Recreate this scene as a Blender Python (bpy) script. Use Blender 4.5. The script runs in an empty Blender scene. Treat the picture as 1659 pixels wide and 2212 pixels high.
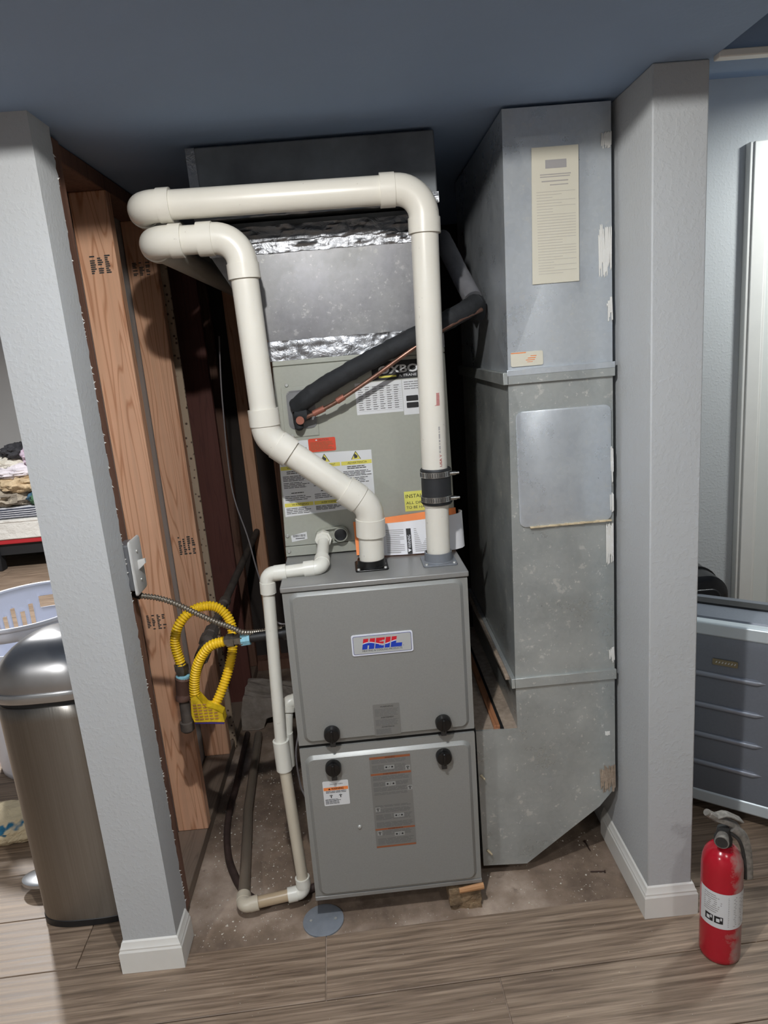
import bpy, math, random
from mathutils import Vector, Matrix, noise
random.seed(7)
sc = bpy.context.scene
COL = sc.collection
pi = math.pi

# ------------------------------------------------------------------ camera
cam_d = bpy.data.cameras.new('camera'); cam = bpy.data.objects.new('camera', cam_d); COL.objects.link(cam)
def camera_matrix(loc, yaw, pitch, roll):
    f = Vector((math.sin(yaw)*math.cos(pitch), math.cos(yaw)*math.cos(pitch), -math.sin(pitch)))
    r = Vector((math.cos(yaw), -math.sin(yaw), 0)); u = r.cross(f)
    r2 = math.cos(roll)*r + math.sin(roll)*u; u2 = -math.sin(roll)*r + math.cos(roll)*u
    return Matrix(((r2.x, u2.x, -f.x, loc[0]), (r2.y, u2.y, -f.y, loc[1]), (r2.z, u2.z, -f.z, loc[2]), (0, 0, 0, 1)))
cam.matrix_world = camera_matrix((.2208, -1.5172, 1.4306), math.radians(1.394), math.radians(13.369), math.radians(-4.847))
cam_d.sensor_fit = 'HORIZONTAL'; cam_d.sensor_width = 36.0; cam_d.lens = 36.0*1510.4/1659
cam_d.clip_start = .02
sc.camera = cam

# ------------------------------------------------------------------ world, lamps, exposure
w = bpy.data.worlds.new('world'); sc.world = w; w.use_nodes = True
w.node_tree.nodes['Background'].inputs[0].default_value = (.5, .55, .62, 1)
w.node_tree.nodes['Background'].inputs[1].default_value = .05
CEIL = 1.90      # low ceiling over the furnace
CEIL1 = 2.04     # ceiling of the room in front of it
CEIL2 = 2.16     # ceiling of the rooms beside it
def lamp(name, loc, power, r, col, kind):
    d = bpy.data.lights.new(name, kind); d.energy = power; d.color = col
    if kind == 'AREA': d.shape = 'DISK'; d.size = 2*r; d.spread = math.radians(170)
    else: d.shadow_soft_size = r
    o = bpy.data.objects.new(name, d); COL.objects.link(o); o.location = loc
    return o
LAMPS = {  # ceiling lamps: position, power, radius, colour, kind
    'lamp_opening': ((.10, -.90, 1.966), 38.0, .014, (1, .98, .945), 'POINT'),        # bulb of the ceiling lamp
    'lamp_opening_added': ((.10, -.90, 1.962), 7.0, .03, (1, .98, .945), 'AREA'),     # disc light added at that lamp to strengthen its downward share
    'lamp_room':    ((-1.3, -2.3, CEIL1-.003), 33.0, .07, (1, .985, .965), 'AREA'),
    'lamp_room_right': ((1.12, -1.75, CEIL1-.003), 9.0, .07, (1, .98, .95), 'AREA'),
    'lamp_left_room': ((-1.75, 2.0, CEIL2-.003), 100.0, .08, (1, .99, .98), 'AREA'),
    'lamp_right_room': ((1.95, .42, CEIL2-.003), 18.0, .08, (.96, 1, .99), 'AREA'),
}
for n_, (l_, p_, r_, c_, k_) in LAMPS.items(): lamp(n_, l_, p_, r_, c_, k_)
vs = sc.view_settings
vs.view_transform = 'Standard'; vs.look = 'None'; vs.gamma = 1; vs.exposure = -0.13; vs.use_curve_mapping = False

# ------------------------------------------------------------------ materials
MATS = {}
def srgb(r, g, b):
    f = lambda c: (c/255/12.92) if c/255 <= .04045 else ((c/255+.055)/1.055)**2.4
    return (f(r), f(g), f(b), 1)
class NT:
    def __init__(s, name):
        s.m = bpy.data.materials.new(name); s.m.use_nodes = True; s.t = s.m.node_tree
        s.b = s.t.nodes['Principled BSDF']; MATS[name] = s.m
        s.co = None
    def n(s, typ, **k):
        o = s.t.nodes.new(typ)
        for a, v in k.items():
            if a.startswith('_'): o.inputs[a[1:].replace('_', ' ')].default_value = v
            else: setattr(o, a, v)
        return o
    def l(s, a, b): s.t.links.new(a, b)
    def coord(s, scale=(1, 1, 1), loc=None, rnd=False):
        tc = s.n('ShaderNodeTexCoord'); mp = s.n('ShaderNodeMapping'); mp.inputs['Scale'].default_value = scale
        if loc: mp.inputs['Location'].default_value = loc
        if rnd:
            oi = s.n('ShaderNodeObjectInfo'); mu = s.n('ShaderNodeVectorMath', operation='MULTIPLY_ADD')
            cx = s.n('ShaderNodeCombineXYZ')
            for i in range(3): s.l(oi.outputs['Random'], cx.inputs[i])
            mu.inputs[1].default_value = (17, 31, 23); s.l(cx.outputs[0], mu.inputs[0]); s.l(tc.outputs['Object'], mu.inputs[2])
            s.l(mu.outputs[0], mp.inputs['Vector'])
        else: s.l(tc.outputs['Object'], mp.inputs['Vector'])
        return mp.outputs[0]
    def noise(s, co, scale, detail=4, rough=.55, dist=0):
        o = s.n('ShaderNodeTexNoise', _Scale=scale, _Detail=detail, _Roughness=rough, _Distortion=dist); s.l(co, o.inputs['Vector']); return o.outputs['Fac']
    def ramp(s, fac, stops):
        r = s.n('ShaderNodeValToRGB'); e = r.color_ramp.elements
        e[0].position, e[0].color = stops[0]; e[1].position, e[1].color = stops[-1]
        for p_, c_ in stops[1:-1]:
            q = e.new(p_); q.color = c_
        s.l(fac, r.inputs[0]); return r.outputs[0]
    def mix(s, fac, a, b, mode='MIX'):
        m = s.n('ShaderNodeMix', data_type='RGBA', blend_type=mode)
        for i, v in ((0, fac), (6, a), (7, b)):
            if isinstance(v, (int, float, tuple)): m.inputs[i].default_value = v
            else: s.l(v, m.inputs[i])
        return m.outputs[2]
    def mapr(s, fac, a, b, c, d):
        m = s.n('ShaderNodeMapRange'); m.inputs[1].default_value = a; m.inputs[2].default_value = b; m.inputs[3].default_value = c; m.inputs[4].default_value = d
        s.l(fac, m.inputs[0]); return m.outputs[0]
    def bump(s, h, strength=.3, dist=.002):
        b = s.n('ShaderNodeBump'); b.inputs['Strength'].default_value = strength; b.inputs['Distance'].default_value = dist
        s.l(h, b.inputs['Height']); s.l(b.outputs[0], s.b.inputs['Normal'])
    def set(s, color=None, rough=None, metal=None, **k):
        for nm, v in (('Base Color', color), ('Roughness', rough), ('Metallic', metal)):
            if v is None: continue
            if isinstance(v, (int, float, tuple)): s.b.inputs[nm].default_value = v
            else: s.l(v, s.b.inputs[nm])
        for a, v in k.items(): s.b.inputs[a.replace('_', ' ')].default_value = v
def plain(name, c, rough=.5, metal=0., var=.0, vscale=20, bump=None, **k):
    m = NT(name); c = srgb(*c) if len(c) == 3 else c
    if var or bump:
        co = m.coord()
    if var:
        f = m.noise(co, vscale, 5); d = tuple(x*(1-var) for x in c[:3])+(1,); h = tuple(min(1, x*(1+var)) for x in c[:3])+(1,)
        m.set(m.ramp(f, [(.3, d), (.7, h)]), rough, metal)
    else: m.set(c, rough, metal)
    if bump: m.bump(m.noise(co, bump[0], 4), bump[1], bump[2])
    m.set(**k)
    return m.m

def drywall(name, c):
    m = NT(name); co = m.coord(); f = m.noise(co, 3, 3); c = srgb(*c)
    m.set(m.ramp(f, [(.3, tuple(x*.96 for x in c[:3])+(1,)), (.7, c)]), .75)
    t = m.noise(co, 120, 3, .5); t2 = m.noise(co, 260, 2)
    a = m.n('ShaderNodeMath', operation='ADD'); m.l(m.mapr(t, .48, .66, 0, 1), a.inputs[0]); mm = m.n('ShaderNodeMath', operation='MULTIPLY', use_clamp=False)
    m.l(t2, mm.inputs[0]); mm.inputs[1].default_value = .35; m.l(mm.outputs[0], a.inputs[1]); m.bump(a.outputs[0], .3, .0012)
    return m.m
drywall('drywall', (187, 190, 192)); drywall('wall_paint', (196, 199, 200))
plain('ceiling_paint', (142, 164, 194), .8, bump=(60, .3, .002), var=.05, vscale=2)
plain('white_trim', (226, 225, 220), .4, var=.02)
plain('door_paint', (214, 216, 212), .45)
plain('far_wall', (185, 184, 182), .8, var=.03, vscale=3)
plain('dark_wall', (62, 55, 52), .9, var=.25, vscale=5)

def galvan(name, c1, c2, dusty, rough=.42, metal=.75, aniso=.85):
    m = NT(name); co = m.coord()
    v = m.n('ShaderNodeTexVoronoi', _Scale=110.0); m.l(co, v.inputs['Vector'])
    sp = m.mix(m.mapr(v.outputs['Color'], .1, .9, 0, .45), c1, c2)
    n1 = m.noise(co, 7, 7, .7); n2 = m.noise(co, 75, 6, .72)
    d = m.mix(m.mapr(n1, .42, .72, 0, dusty), sp, srgb(178, 180, 176))
    fl = m.mapr(n2, .60, .66, 0, .7*dusty)
    d2 = m.mix(fl, d, srgb(228, 227, 220)); n3 = m.noise(co, 28, 5, .6); d2 = m.mix(m.mapr(n3, .64, .68, 0, .55*dusty), d2, srgb(216, 215, 208))
    m.set(d2, m.mapr(n1, .3, .7, rough-.06, rough+.14), m.mapr(n1, .4, .75, metal, metal*.55))
    tg_ = m.n('ShaderNodeTangent', direction_type='RADIAL', axis='Z'); m.l(tg_.outputs[0], m.b.inputs['Tangent']); m.set(Anisotropic=aniso, Anisotropic_Rotation=.25)
    m.bump(m.noise(co, 30, 3), .04, .002)
    return m.m
galvan('galvanised', srgb(198, 205, 212), srgb(212, 218, 224), .35, .28, .6)
galvan('galvanised_old', srgb(166, 171, 170), srgb(182, 187, 186), .9, .30, .5)
galvan('galvanised_clean', srgb(118, 118, 121), srgb(130, 130, 133), .3, .40, .75, 0.0)
plain('galvanised_dark', (120, 124, 128), .5, .5, var=.25, vscale=9)
def foil(name, s, st, c=(215, 217, 220), r=.2):
    m = NT(name); co = m.coord(); m.set(srgb(*c), r, 1.0); m.bump(m.noise(co, s, 5, .6, 1.5), st, .006); return m.m
foil('foil_tape', 38, .55, (158, 160, 164), .38); foil('crumpled_foil', 24, .9, (140, 142, 146), .45)

plain('furnace_paint', (145, 146, 143), .38, .2, var=.04, vscale=300)
plain('furnace_edge', (146, 146, 144), .34, .3, var=.03, vscale=200)
plain('coil_paint', (164, 166, 156), .45, .12, var=.03, vscale=120)
plain('black_gap', (14, 14, 15), .8)
def pvc(name, c, spots):
    m = NT(name); co = m.coord(); c = srgb(*c); n1 = m.noise(co, 6, 4); n2 = m.noise(co, 70, 5, .6)
    base = m.ramp(n1, [(.3, tuple(x*.92 for x in c[:3])+(1,)), (.7, c)])
    m.set(m.mix(m.mapr(n2, .68, .76, 0, spots), base, srgb(120, 112, 100)), .32)
    return m.m
pvc('pvc_cream', (224, 221, 211), .6); pvc('pvc_white', (226, 225, 216), .25); pvc('pvc_dirty', (205, 196, 178), .9)
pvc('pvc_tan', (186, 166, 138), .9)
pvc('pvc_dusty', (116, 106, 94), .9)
plain('rubber_black', (32, 34, 37), .55, var=.15, vscale=40)
plain('knob_black', (16, 16, 17), .22)
plain('collar_grey', (112, 116, 122), .45)
plain('collar_black', (18, 18, 18), .28)
plain('clamp_steel', (190, 190, 188), .22, 1.0, var=.2, vscale=160)
plain('screw_steel', (190, 191, 188), .4, .4)
plain('clip_grey', (60, 60, 60), .5)
plain('foam_black', (30, 32, 35), .8, var=.2, vscale=30, bump=(22, .6, .006))
plain('foam_grey', (112, 112, 116), .8, var=.2, vscale=14, bump=(18, .5, .006))
plain('copper', (140, 106, 92), .4, .8, var=.3, vscale=40)
plain('copper_bright', (160, 104, 88), .5, .5)
plain('paper_white', (226, 227, 232), .75); plain('paper_cream', (212, 208, 192), .75); plain('label_white', (214, 216, 218), .5)
plain('label_grey', (152, 153, 150), .5); plain('label_clear', (128, 128, 125), .35, .2)
plain('ink_black', (28, 28, 30), .6); plain('ink_grey', (105, 105, 104), .6); plain('ink_dark', (58, 58, 58), .6); plain('ink_light', (160, 158, 158), .7)
plain('ink_faint', (190, 186, 176), .75); plain('ink_faded', (172, 168, 164), .75); plain('ink_red', (176, 54, 60), .6); plain('ink_blue', (52, 58, 130), .5)
plain('orange', (236, 134, 66), .6); plain('orange_paper', (240, 138, 72), .65); plain('red_label', (206, 72, 48), .5); plain('rust_band', (150, 88, 56), .5)
plain('yellow_label', (222, 220, 110), .55); plain('yellow_band', (214, 204, 92), .55)
plain('badge_silver', (196, 200, 200), .35, .3); plain('badge_white', (222, 226, 236), .35)
plain('hose_yellow', (232, 190, 30), .42, var=.08, vscale=30); plain('tag_yellow', (216, 184, 34), .5, var=.25, vscale=70, bump=(60, .6, .004)); plain('tag_purple', (58, 44, 120), .5)
plain('iron_pipe', (98, 90, 84), .7, .2, var=.3, vscale=25, bump=(80, .4, .002)); plain('iron_brown', (100, 74, 64), .55, .2, var=.3, vscale=25)
plain('fitting_steel', (140, 138, 132), .3, .9, var=.3, vscale=60); plain('sealant_blue', (140, 196, 214), .6, var=.15, vscale=120)
plain('conduit_steel', (150, 143, 132), .35, .85); plain('conduit_black', (26, 26, 28), .45)
plain('wire_grey', (120, 116, 118), .5); plain('hose_brown', (64, 50, 46), .6, var=.3, vscale=30)
plain('switch_white', (208, 208, 206), .45); plain('switch_box', (140, 142, 146), .4, .6)
plain('plaster', (226, 226, 222), .8, bump=(60, .5, .004)); plain('caulk', (196, 180, 150), .7, var=.3, vscale=40)
plain('drain_grey', (124, 130, 138), .6, var=.12, vscale=30)
plain('nail', (66, 50, 44), .5, .6)
plain('rough_block', (124, 104, 80), .9, var=.5, vscale=30, bump=(45, 1.0, .01))
plain('dust', (158, 142, 126), .95, var=.25, vscale=60, bump=(90, .7, .004))
plain('concrete_ledge', (150, 140, 130), .95, var=.25, vscale=25, bump=(40, .7, .006))
plain('flecks', (205, 200, 188), .85)
plain('black_plastic', (24, 25, 28), .42); plain('black_glossy', (20, 21, 24), .25)
plain('basket_white', (222, 226, 238), .45)
plain('case_grey', (120, 126, 136), .38, .35, var=.04, vscale=160); plain('case_silver', (200, 210, 216), .35, .3); plain('case_rib', (150, 155, 166), .3, .55)
plain('brass_plate', (150, 140, 112), .35, .8)
plain('ext_valve', (132, 128, 122), .6, .3, var=.35, vscale=90); plain('ext_black', (46, 45, 44), .6, var=.3, vscale=60)
plain('bed_red', (178, 40, 48), .5); plain('bed_black', (26, 27, 30), .7); plain('bed_white', (222, 221, 216), .8, bump=(9, .8, .03))

def steel_brushed(name, c, rough, an=.75):
    m = NT(name); co = m.coord((260, 260, 3)); f = m.noise(co, 1.0, 3)
    m.set(m.ramp(f, [(.3, tuple(x*.86 for x in srgb(*c)[:3])+(1,)), (.7, srgb(*c))]), rough, 1.0)
    tg_ = m.n('ShaderNodeTangent', direction_type='RADIAL', axis='Z'); m.l(tg_.outputs[0], m.b.inputs['Tangent']); m.set(Anisotropic=an, Anisotropic_Rotation=.25)
    m.bump(f, .05, .001); return m.m
steel_brushed('steel_can', (150, 147, 142), .30, .85); plain('steel_lid', (185, 185, 186), .30, 1.0, var=.15, vscale=6)
plain('steel_pedal', (190, 192, 194), .25, .9)

def wood(name, axis, c1, c2, c3, s=1.0, rnd=True, rough=.7):
    m = NT(name); sc_ = [70*s]*3; sc_[axis] = 1.6*s; co = m.coord(tuple(sc_), rnd=rnd)
    sc2 = [16*s]*3; sc2[axis] = .9*s; co2 = m.coord(tuple(sc2), rnd=rnd)
    n1 = m.noise(co, 1.0, 5, .65, .3)
    rg = m.noise(co2, 1.0, 2, .5, .4)
    k = m.n('ShaderNodeMath', operation='MULTIPLY'); m.l(rg, k.inputs[0]); k.inputs[1].default_value = 11.0
    fr = m.n('ShaderNodeMath', operation='PINGPONG'); m.l(k.outputs[0], fr.inputs[0]); fr.inputs[1].default_value = .5
    base = m.ramp(m.mapr(fr.outputs[0], 0, .5, 0, 1), [(.0, c2), (.3, c1), (1.0, c1)])
    g = m.ramp(n1, [(.3, (.74, .72, .70, 1)), (.62, (1, 1, 1, 1))])
    col = m.mix(.6, base, g, 'MULTIPLY')
    big = m.noise(m.coord((3, 3, 3), rnd=rnd), 1.5, 3); col = m.mix(m.mapr(big, .52, .78, 0, .5), col, c3)
    m.set(col, rough); m.bump(n1, .1, .001); return m.m
wood('stud_wood', 2, srgb(234, 184, 150), srgb(200, 142, 106), srgb(196, 140, 108))
wood('stud_dark', 2, srgb(128, 94, 78), srgb(108, 76, 62), srgb(90, 66, 56))
wood('board_red', 2, srgb(104, 62, 54), srgb(90, 52, 46), srgb(80, 50, 46))
wood('plank_brown', 1, srgb(170, 116, 80), srgb(140, 90, 60), srgb(110, 78, 58))
wood('plate_wood', 1, srgb(128, 112, 98), srgb(112, 97, 84), srgb(150, 138, 126))
wood('shim_wood', 0, srgb(196, 148, 104), srgb(168, 120, 80), srgb(150, 106, 74))
def vinyl():
    m = NT('vinyl_plank'); co = m.coord((4.5, 130, 130), rnd=True); co2 = m.coord((1.3, 14, 14), rnd=True)
    n1 = m.noise(co, 1.0, 6, .62, .5)
    wv = m.n('ShaderNodeTexWave', wave_type='RINGS', rings_direction='Z', _Scale=.9, _Distortion=5.0, _Detail=3.0, _Detail_Scale=.9); m.l(co2, wv.inputs['Vector'])
    base = m.ramp(n1, [(.28, srgb(96, 81, 69)), (.5, srgb(146, 127, 109)), (.72, srgb(178, 158, 138))])
    col = m.mix(.5, base, m.ramp(wv.outputs['Fac'], [(.1, (.6, .58, .56, 1)), (.6, (1, 1, 1, 1))]), 'MULTIPLY')
    oi = m.n('ShaderNodeObjectInfo'); col = m.mix(.4, col, m.ramp(oi.outputs['Random'], [(0, (.66, .65, .64, 1)), (1, (1.0, .98, .96, 1))]), 'MULTIPLY')
    m.set(col, m.mapr(n1, .3, .7, .42, .58)); m.bump(n1, .12, .001)
vinyl()
def concrete():
    m = NT('concrete'); co = m.coord(); a = m.noise(co, 3.2, 6, .6); b = m.noise(co, 22, 6, .7); c = m.noise(co, 110, 4, .7)
    col = m.ramp(a, [(.34, srgb(88, 74, 63)), (.5, srgb(134, 116, 100)), (.64, srgb(186, 168, 152))])
    col = m.mix(m.mapr(b, .5, .7, 0, .55), col, srgb(150, 132, 118)); col = m.mix(m.mapr(c, .66, .72, 0, .7), col, srgb(196, 188, 176))
    col = m.mix(m.mapr(b, .28, .4, .5, 0), col, srgb(70, 58, 50))
    m.set(col, .92); m.bump(b, .4, .004)
concrete()
def speckled():
    m = NT('speckled_board'); co = m.coord(); v = m.n('ShaderNodeTexVoronoi', _Scale=62.0); m.l(co, v.inputs['Vector'])
    m.set(m.mix(m.mapr(v.outputs['Distance'], .2, .3, 1, 0), srgb(178, 158, 136), srgb(84, 66, 56)), .85)
speckled()
def heil():   # red above, blue below a white wave, printed on the badge letters
    m = NT('badge_print'); tc = m.n('ShaderNodeTexCoord'); sx = m.n('ShaderNodeSeparateXYZ'); m.l(tc.outputs['Object'], sx.inputs[0])
    def mt(op, a, b):
        o = m.n('ShaderNodeMath', operation=op)
        for i, v in enumerate((a, b)):
            if isinstance(v, (int, float)): o.inputs[i].default_value = v
            else: m.l(v, o.inputs[i])
        return o.outputs[0]
    ph = mt('MULTIPLY', mt('SUBTRACT', sx.outputs['X'], .1735), 2*pi/.066)
    wv = mt('MULTIPLY', mt('SINE', ph, 0), .0035)
    d = mt('SUBTRACT', mt('SUBTRACT', sx.outputs['Z'], .6935), wv)
    col = m.mix(mt('GREATER_THAN', d, 0), srgb(30, 62, 178), srgb(204, 34, 50))
    col = m.mix(mt('LESS_THAN', mt('ABSOLUTE', d, 0), .0011), col, srgb(222, 226, 236))
    m.set(col, .35)
heil()
def ext_red():
    m = NT('extinguisher_red'); co = m.coord(); sx = m.n('ShaderNodeSeparateXYZ'); m.l(co, sx.inputs[0])
    n1 = m.noise(co, 26, 5, .65); a = m.n('ShaderNodeMath', operation='MULTIPLY_ADD'); m.l(sx.outputs['X'], a.inputs[0]); a.inputs[1].default_value = 9.0; m.l(n1, a.inputs[2])
    f = m.mapr(a.outputs[0], .50, .72, 0, .75)
    m.set(m.mix(f, srgb(176, 22, 40), srgb(160, 146, 138)), m.mapr(f, 0, .7, .2, .7))
ext_red()
def cloth(name, c1, c2, kind='noise', sc_=14, lo=.5, hi=.54):
    m = NT(name); co = m.coord()
    if kind == 'stripe':
        wv = m.n('ShaderNodeTexWave', wave_type='BANDS', bands_direction='Z', _Scale=sc_, _Distortion=1.2, _Detail=3.0); m.l(co, wv.inputs['Vector']); f = wv.outputs['Fac']
    elif kind == 'flower':
        v = m.n('ShaderNodeTexVoronoi', _Scale=sc_); m.l(co, v.inputs['Vector']); f = m.mapr(v.outputs['Distance'], 0, 1, 1, 0)
    else: f = m.noise(co, sc_, 3)
    m.set(m.mix(m.mapr(f, lo, hi, 0, 1), srgb(*c1), srgb(*c2)), .9); m.bump(m.noise(co, 12, 4, .6, 1.2), .7, .03)
cloth('cloth_charcoal', (58, 58, 62), (46, 46, 50)); cloth('cloth_lilac', (212, 194, 212), (176, 120, 150), 'noise', 22, .56, .62)
cloth('cloth_cream', (222, 218, 206), (206, 200, 186)); cloth('cloth_flower', (226, 220, 226), (160, 140, 196), 'flower', 5, .72, .76)
cloth('cloth_beige', (204, 182, 148), (186, 164, 132)); cloth('cloth_taupe', (168, 158, 142), (136, 128, 116)); cloth('cloth_teal', (66, 104, 130), (72, 110, 82), 'noise', 6)
cloth('cloth_stripe', (60, 64, 78), (206, 208, 214), 'stripe', 20, .6, .8); cloth('cloth_white', (232, 231, 228), (220, 219, 214))
cloth('cloth_floor', (222, 206, 172), (44, 112, 146), 'noise', 9, .62, .65)

# ------------------------------------------------------------------ mesh helpers
def wloc(o):
    v = Vector((0, 0, 0))
    while o: v += o.location; o = o.parent
    return v
STUFF_PARTS = {'label_print', 'sticker_print', 'grade_stamp', 'tag_print', 'page_text', 'body_text', 'heading_lines', 'barcode', 'pipe_barcode', 'band_slots', 'plate_marks'}
class MB:
    def __init__(s): s.v = []; s.f = []
    def add(s, vs_, fs):
        k = len(s.v); s.v += [tuple(v) for v in vs_]; s.f += [tuple(i+k for i in f) for f in fs]; return s
    def box(s, x0, y0, z0, x1, y1, z1):
        return s.add([(x0, y0, z0), (x1, y0, z0), (x1, y1, z0), (x0, y1, z0), (x0, y0, z1), (x1, y0, z1), (x1, y1, z1), (x0, y1, z1)],
                     [(3, 2, 1, 0), (4, 5, 6, 7), (0, 1, 5, 4), (1, 2, 6, 5), (2, 3, 7, 6), (3, 0, 4, 7)])
    def loft(s, loops, cap0=True, cap1=True, closed=True):
        n = len(loops[0]); vs_ = [p for l in loops for p in l]; fs = []
        for i in range(len(loops)-1):
            for j in range(n if closed else n-1):
                a, b = i*n+j, i*n+(j+1) % n
                fs.append((a, b, b+n, a+n))
        if cap0: fs.append(tuple(range(n-1, -1, -1)))
        if cap1: fs.append(tuple((len(loops)-1)*n+j for j in range(n)))
        return s.add(vs_, fs)
    def prism(s, poly, a0, a1, axis='y'):
        mk = {'y': lambda p, t: (p[0], t, p[1]), 'z': lambda p, t: (p[0], p[1], t), 'x': lambda p, t: (t, p[0], p[1])}[axis]
        return s.loft([[mk(p, a0) for p in poly], [mk(p, a1) for p in poly]])
    def sweep(s, pts, r, seg=16, cap=True, axis=None, flat=1.0):
        P = [Vector(p) for p in pts]; n = len(P); rs = r if isinstance(r, (list, tuple)) else [r]*n
        T = []
        for i in range(n):
            t = Vector(axis) if axis else (P[min(i+1, n-1)]-P[max(i-1, 0)])
            if t.length < 1e-9: t = T[-1] if T else Vector((0, 0, 1))
            T.append(t.normalized())
        up = Vector((0, 0, 1)) if abs(T[0].z) < .9 else Vector((1, 0, 0))
        nrm = (up-T[0]*up.dot(T[0])).normalized(); loops = []
        for i in range(n):
            nrm = (nrm-T[i]*nrm.dot(T[i])).normalized(); bn = T[i].cross(nrm)
            loops.append([P[i]+(nrm*math.cos(2*pi*k/seg)+bn*math.sin(2*pi*k/seg)*flat)*rs[i] for k in range(seg)])
        return s.loft(loops, cap, cap)
    def build(s, name, mat, parent=None, smooth=True, angle=38, bevel=0, sub=0, local=False):
        me = bpy.data.meshes.new(name); off = Vector((0, 0, 0)) if local or not parent else wloc(parent)
        me.from_pydata([(v[0]-off.x, v[1]-off.y, v[2]-off.z) for v in s.v], [], s.f); me.update()
        import bmesh
        bm = bmesh.new(); bm.from_mesh(me); bmesh.ops.recalc_face_normals(bm, faces=bm.faces); bm.to_mesh(me); bm.free()
        if smooth: me.shade_smooth(); me.set_sharp_from_angle(angle=math.radians(angle))
        me.materials.append(MATS[mat])
        o = bpy.data.objects.new(name, me); COL.objects.link(o)
        if parent: o.parent = parent
        if name in STUFF_PARTS: o['kind'] = 'stuff'
        if bevel:
            b = o.modifiers.new('bevel', 'BEVEL'); b.width = bevel; b.segments = 2; b.limit_method = 'ANGLE'; b.angle_limit = math.radians(40)
        if sub:
            b = o.modifiers.new('sub', 'SUBSURF'); b.levels = sub; b.render_levels = sub
        return o
def box(*a): return MB().box(*a)
def thing(name, loc, label, cat, group=None, rot=None):
    o = bpy.data.objects.new(name, None); COL.objects.link(o); o.location = loc; o.empty_display_size = .05
    if rot: o.rotation_euler = rot
    return tag(o, label, cat, group)
def tag(o, label, cat, group=None):
    o['label'] = label; o['category'] = cat
    if group: o['group'] = group
    return o
def struct(o, label=None):
    o['kind'] = 'structure'
    if label: o['label'] = label
    return o
def spline(pts, n):
    P = [Vector(p) for p in pts]; P = [2*P[0]-P[1]]+P+[2*P[-1]-P[-2]]; out = []
    segs = len(P)-3
    for k in range(n+1):
        t = k/n*segs; i = min(int(t), segs-1); u = t-i; a, b, c, d = P[i:i+4]
        out.append(.5*((2*b)+(c-a)*u+(2*a-5*b+4*c-d)*u*u+(3*b-a-3*c+d)*u**3))
    return out
def resample(pts, step):
    P = [Vector(p) for p in pts]; out = [P[0]]; acc = 0
    for a, b in zip(P, P[1:]):
        L = (b-a).length; t = step-acc
        while t <= L:
            out.append(a+(b-a)*(t/L)); t += step
        acc = (acc+L) % step
    return out
def rrect(x0, z0, x1, z1, r, n=5):
    out = []
    for cx, cz, a0 in ((x1-r, z1-r, 0), (x0+r, z1-r, pi/2), (x0+r, z0+r, pi), (x1-r, z0+r, 1.5*pi)):
        for k in range(n+1):
            a = a0+k/n*pi/2; out.append((cx+r*math.cos(a), cz+r*math.sin(a)))
    return out
def plate(name, x0, z0, x1, z1, y, t, mat, parent, r=0.0, local=False, bevel=0):
    poly = rrect(x0, z0, x1, z1, r) if r else [(x0, z0), (x1, z0), (x1, z1), (x0, z1)]
    return MB().prism(poly, y, y+t).build(name, mat, parent, local=local, bevel=bevel)
def lines(rows, y):   # rows of (x0, x1, z, h): thin printed strips facing the room
    m = MB()
    for x0, x1, z, h in rows: m.add([(x0, y, z), (x1, y, z), (x1, y, z+h), (x0, y, z+h)], [(0, 1, 2, 3)])
    return m
def para(x0, x1, z1, z0, n, h, y, ragged=.25):
    rows = []
    for i in range(n):
        z = z1-(z1-z0)*(i+.5)/n
        x = x0; xe = x1-(x1-x0)*ragged*random.random()
        while x < xe:
            wl = random.uniform(.5, 1)*(x1-x0)*.28; rows.append((x, min(x+wl*.9, xe), z, h)); x += wl
    return rows
def text(body, x0, z0, x1, z1, y, mat, parent, name='lettering', shear=0, local=False, bold=0, remap=None, font_extrude=0):
    cu = bpy.data.curves.new('t', 'FONT'); cu.body = body; cu.size = 1; cu.shear = shear; cu.offset = bold; cu.resolution_u = 3
    ob = bpy.data.objects.new('t', cu); me = bpy.data.meshes.new_from_object(ob)
    vs_ = [v.co for v in me.vertices]; fs = [tuple(p.vertices) for p in me.polygons]
    a0 = min(v.x for v in vs_); a1 = max(v.x for v in vs_); b0 = min(v.y for v in vs_); b1 = max(v.y for v in vs_)
    m = MB()
    q = [((v.x-a0)/(a1-a0), (v.y-b0)/(b1-b0)) for v in vs_]
    if remap: m.add([remap(u, t) for u, t in q], fs)
    else: m.add([(x0+(x1-x0)*u, y, z0+(z1-z0)*t) for u, t in q], fs)
    bpy.data.objects.remove(ob); bpy.data.curves.remove(cu); bpy.data.meshes.remove(me)
    return m.build(name, mat, parent, smooth=False, local=local)
def disc_y(cx, cz, y, prof, seg=24):   # lathe round an axis along y; prof: (dy, r)
    return MB().sweep([(cx, y+d, cz) for d, r in prof], [r for d, r in prof], seg, True, axis=(0, 1, 0))
def superloop(cx, cy, z, a, bf, bb, n=48, pf=2.0, pb=2.0):
    out = []
    for k in range(n):
        t = 2*pi*k/n; c, s_ = math.cos(t), math.sin(t); p_ = pb if s_ >= 0 else pf; b = bb if s_ >= 0 else bf
        out.append((cx+a*math.copysign(abs(c)**(2/p_), c), cy+b*math.copysign(abs(s_)**(2/p_), s_), z))
    return out

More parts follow.
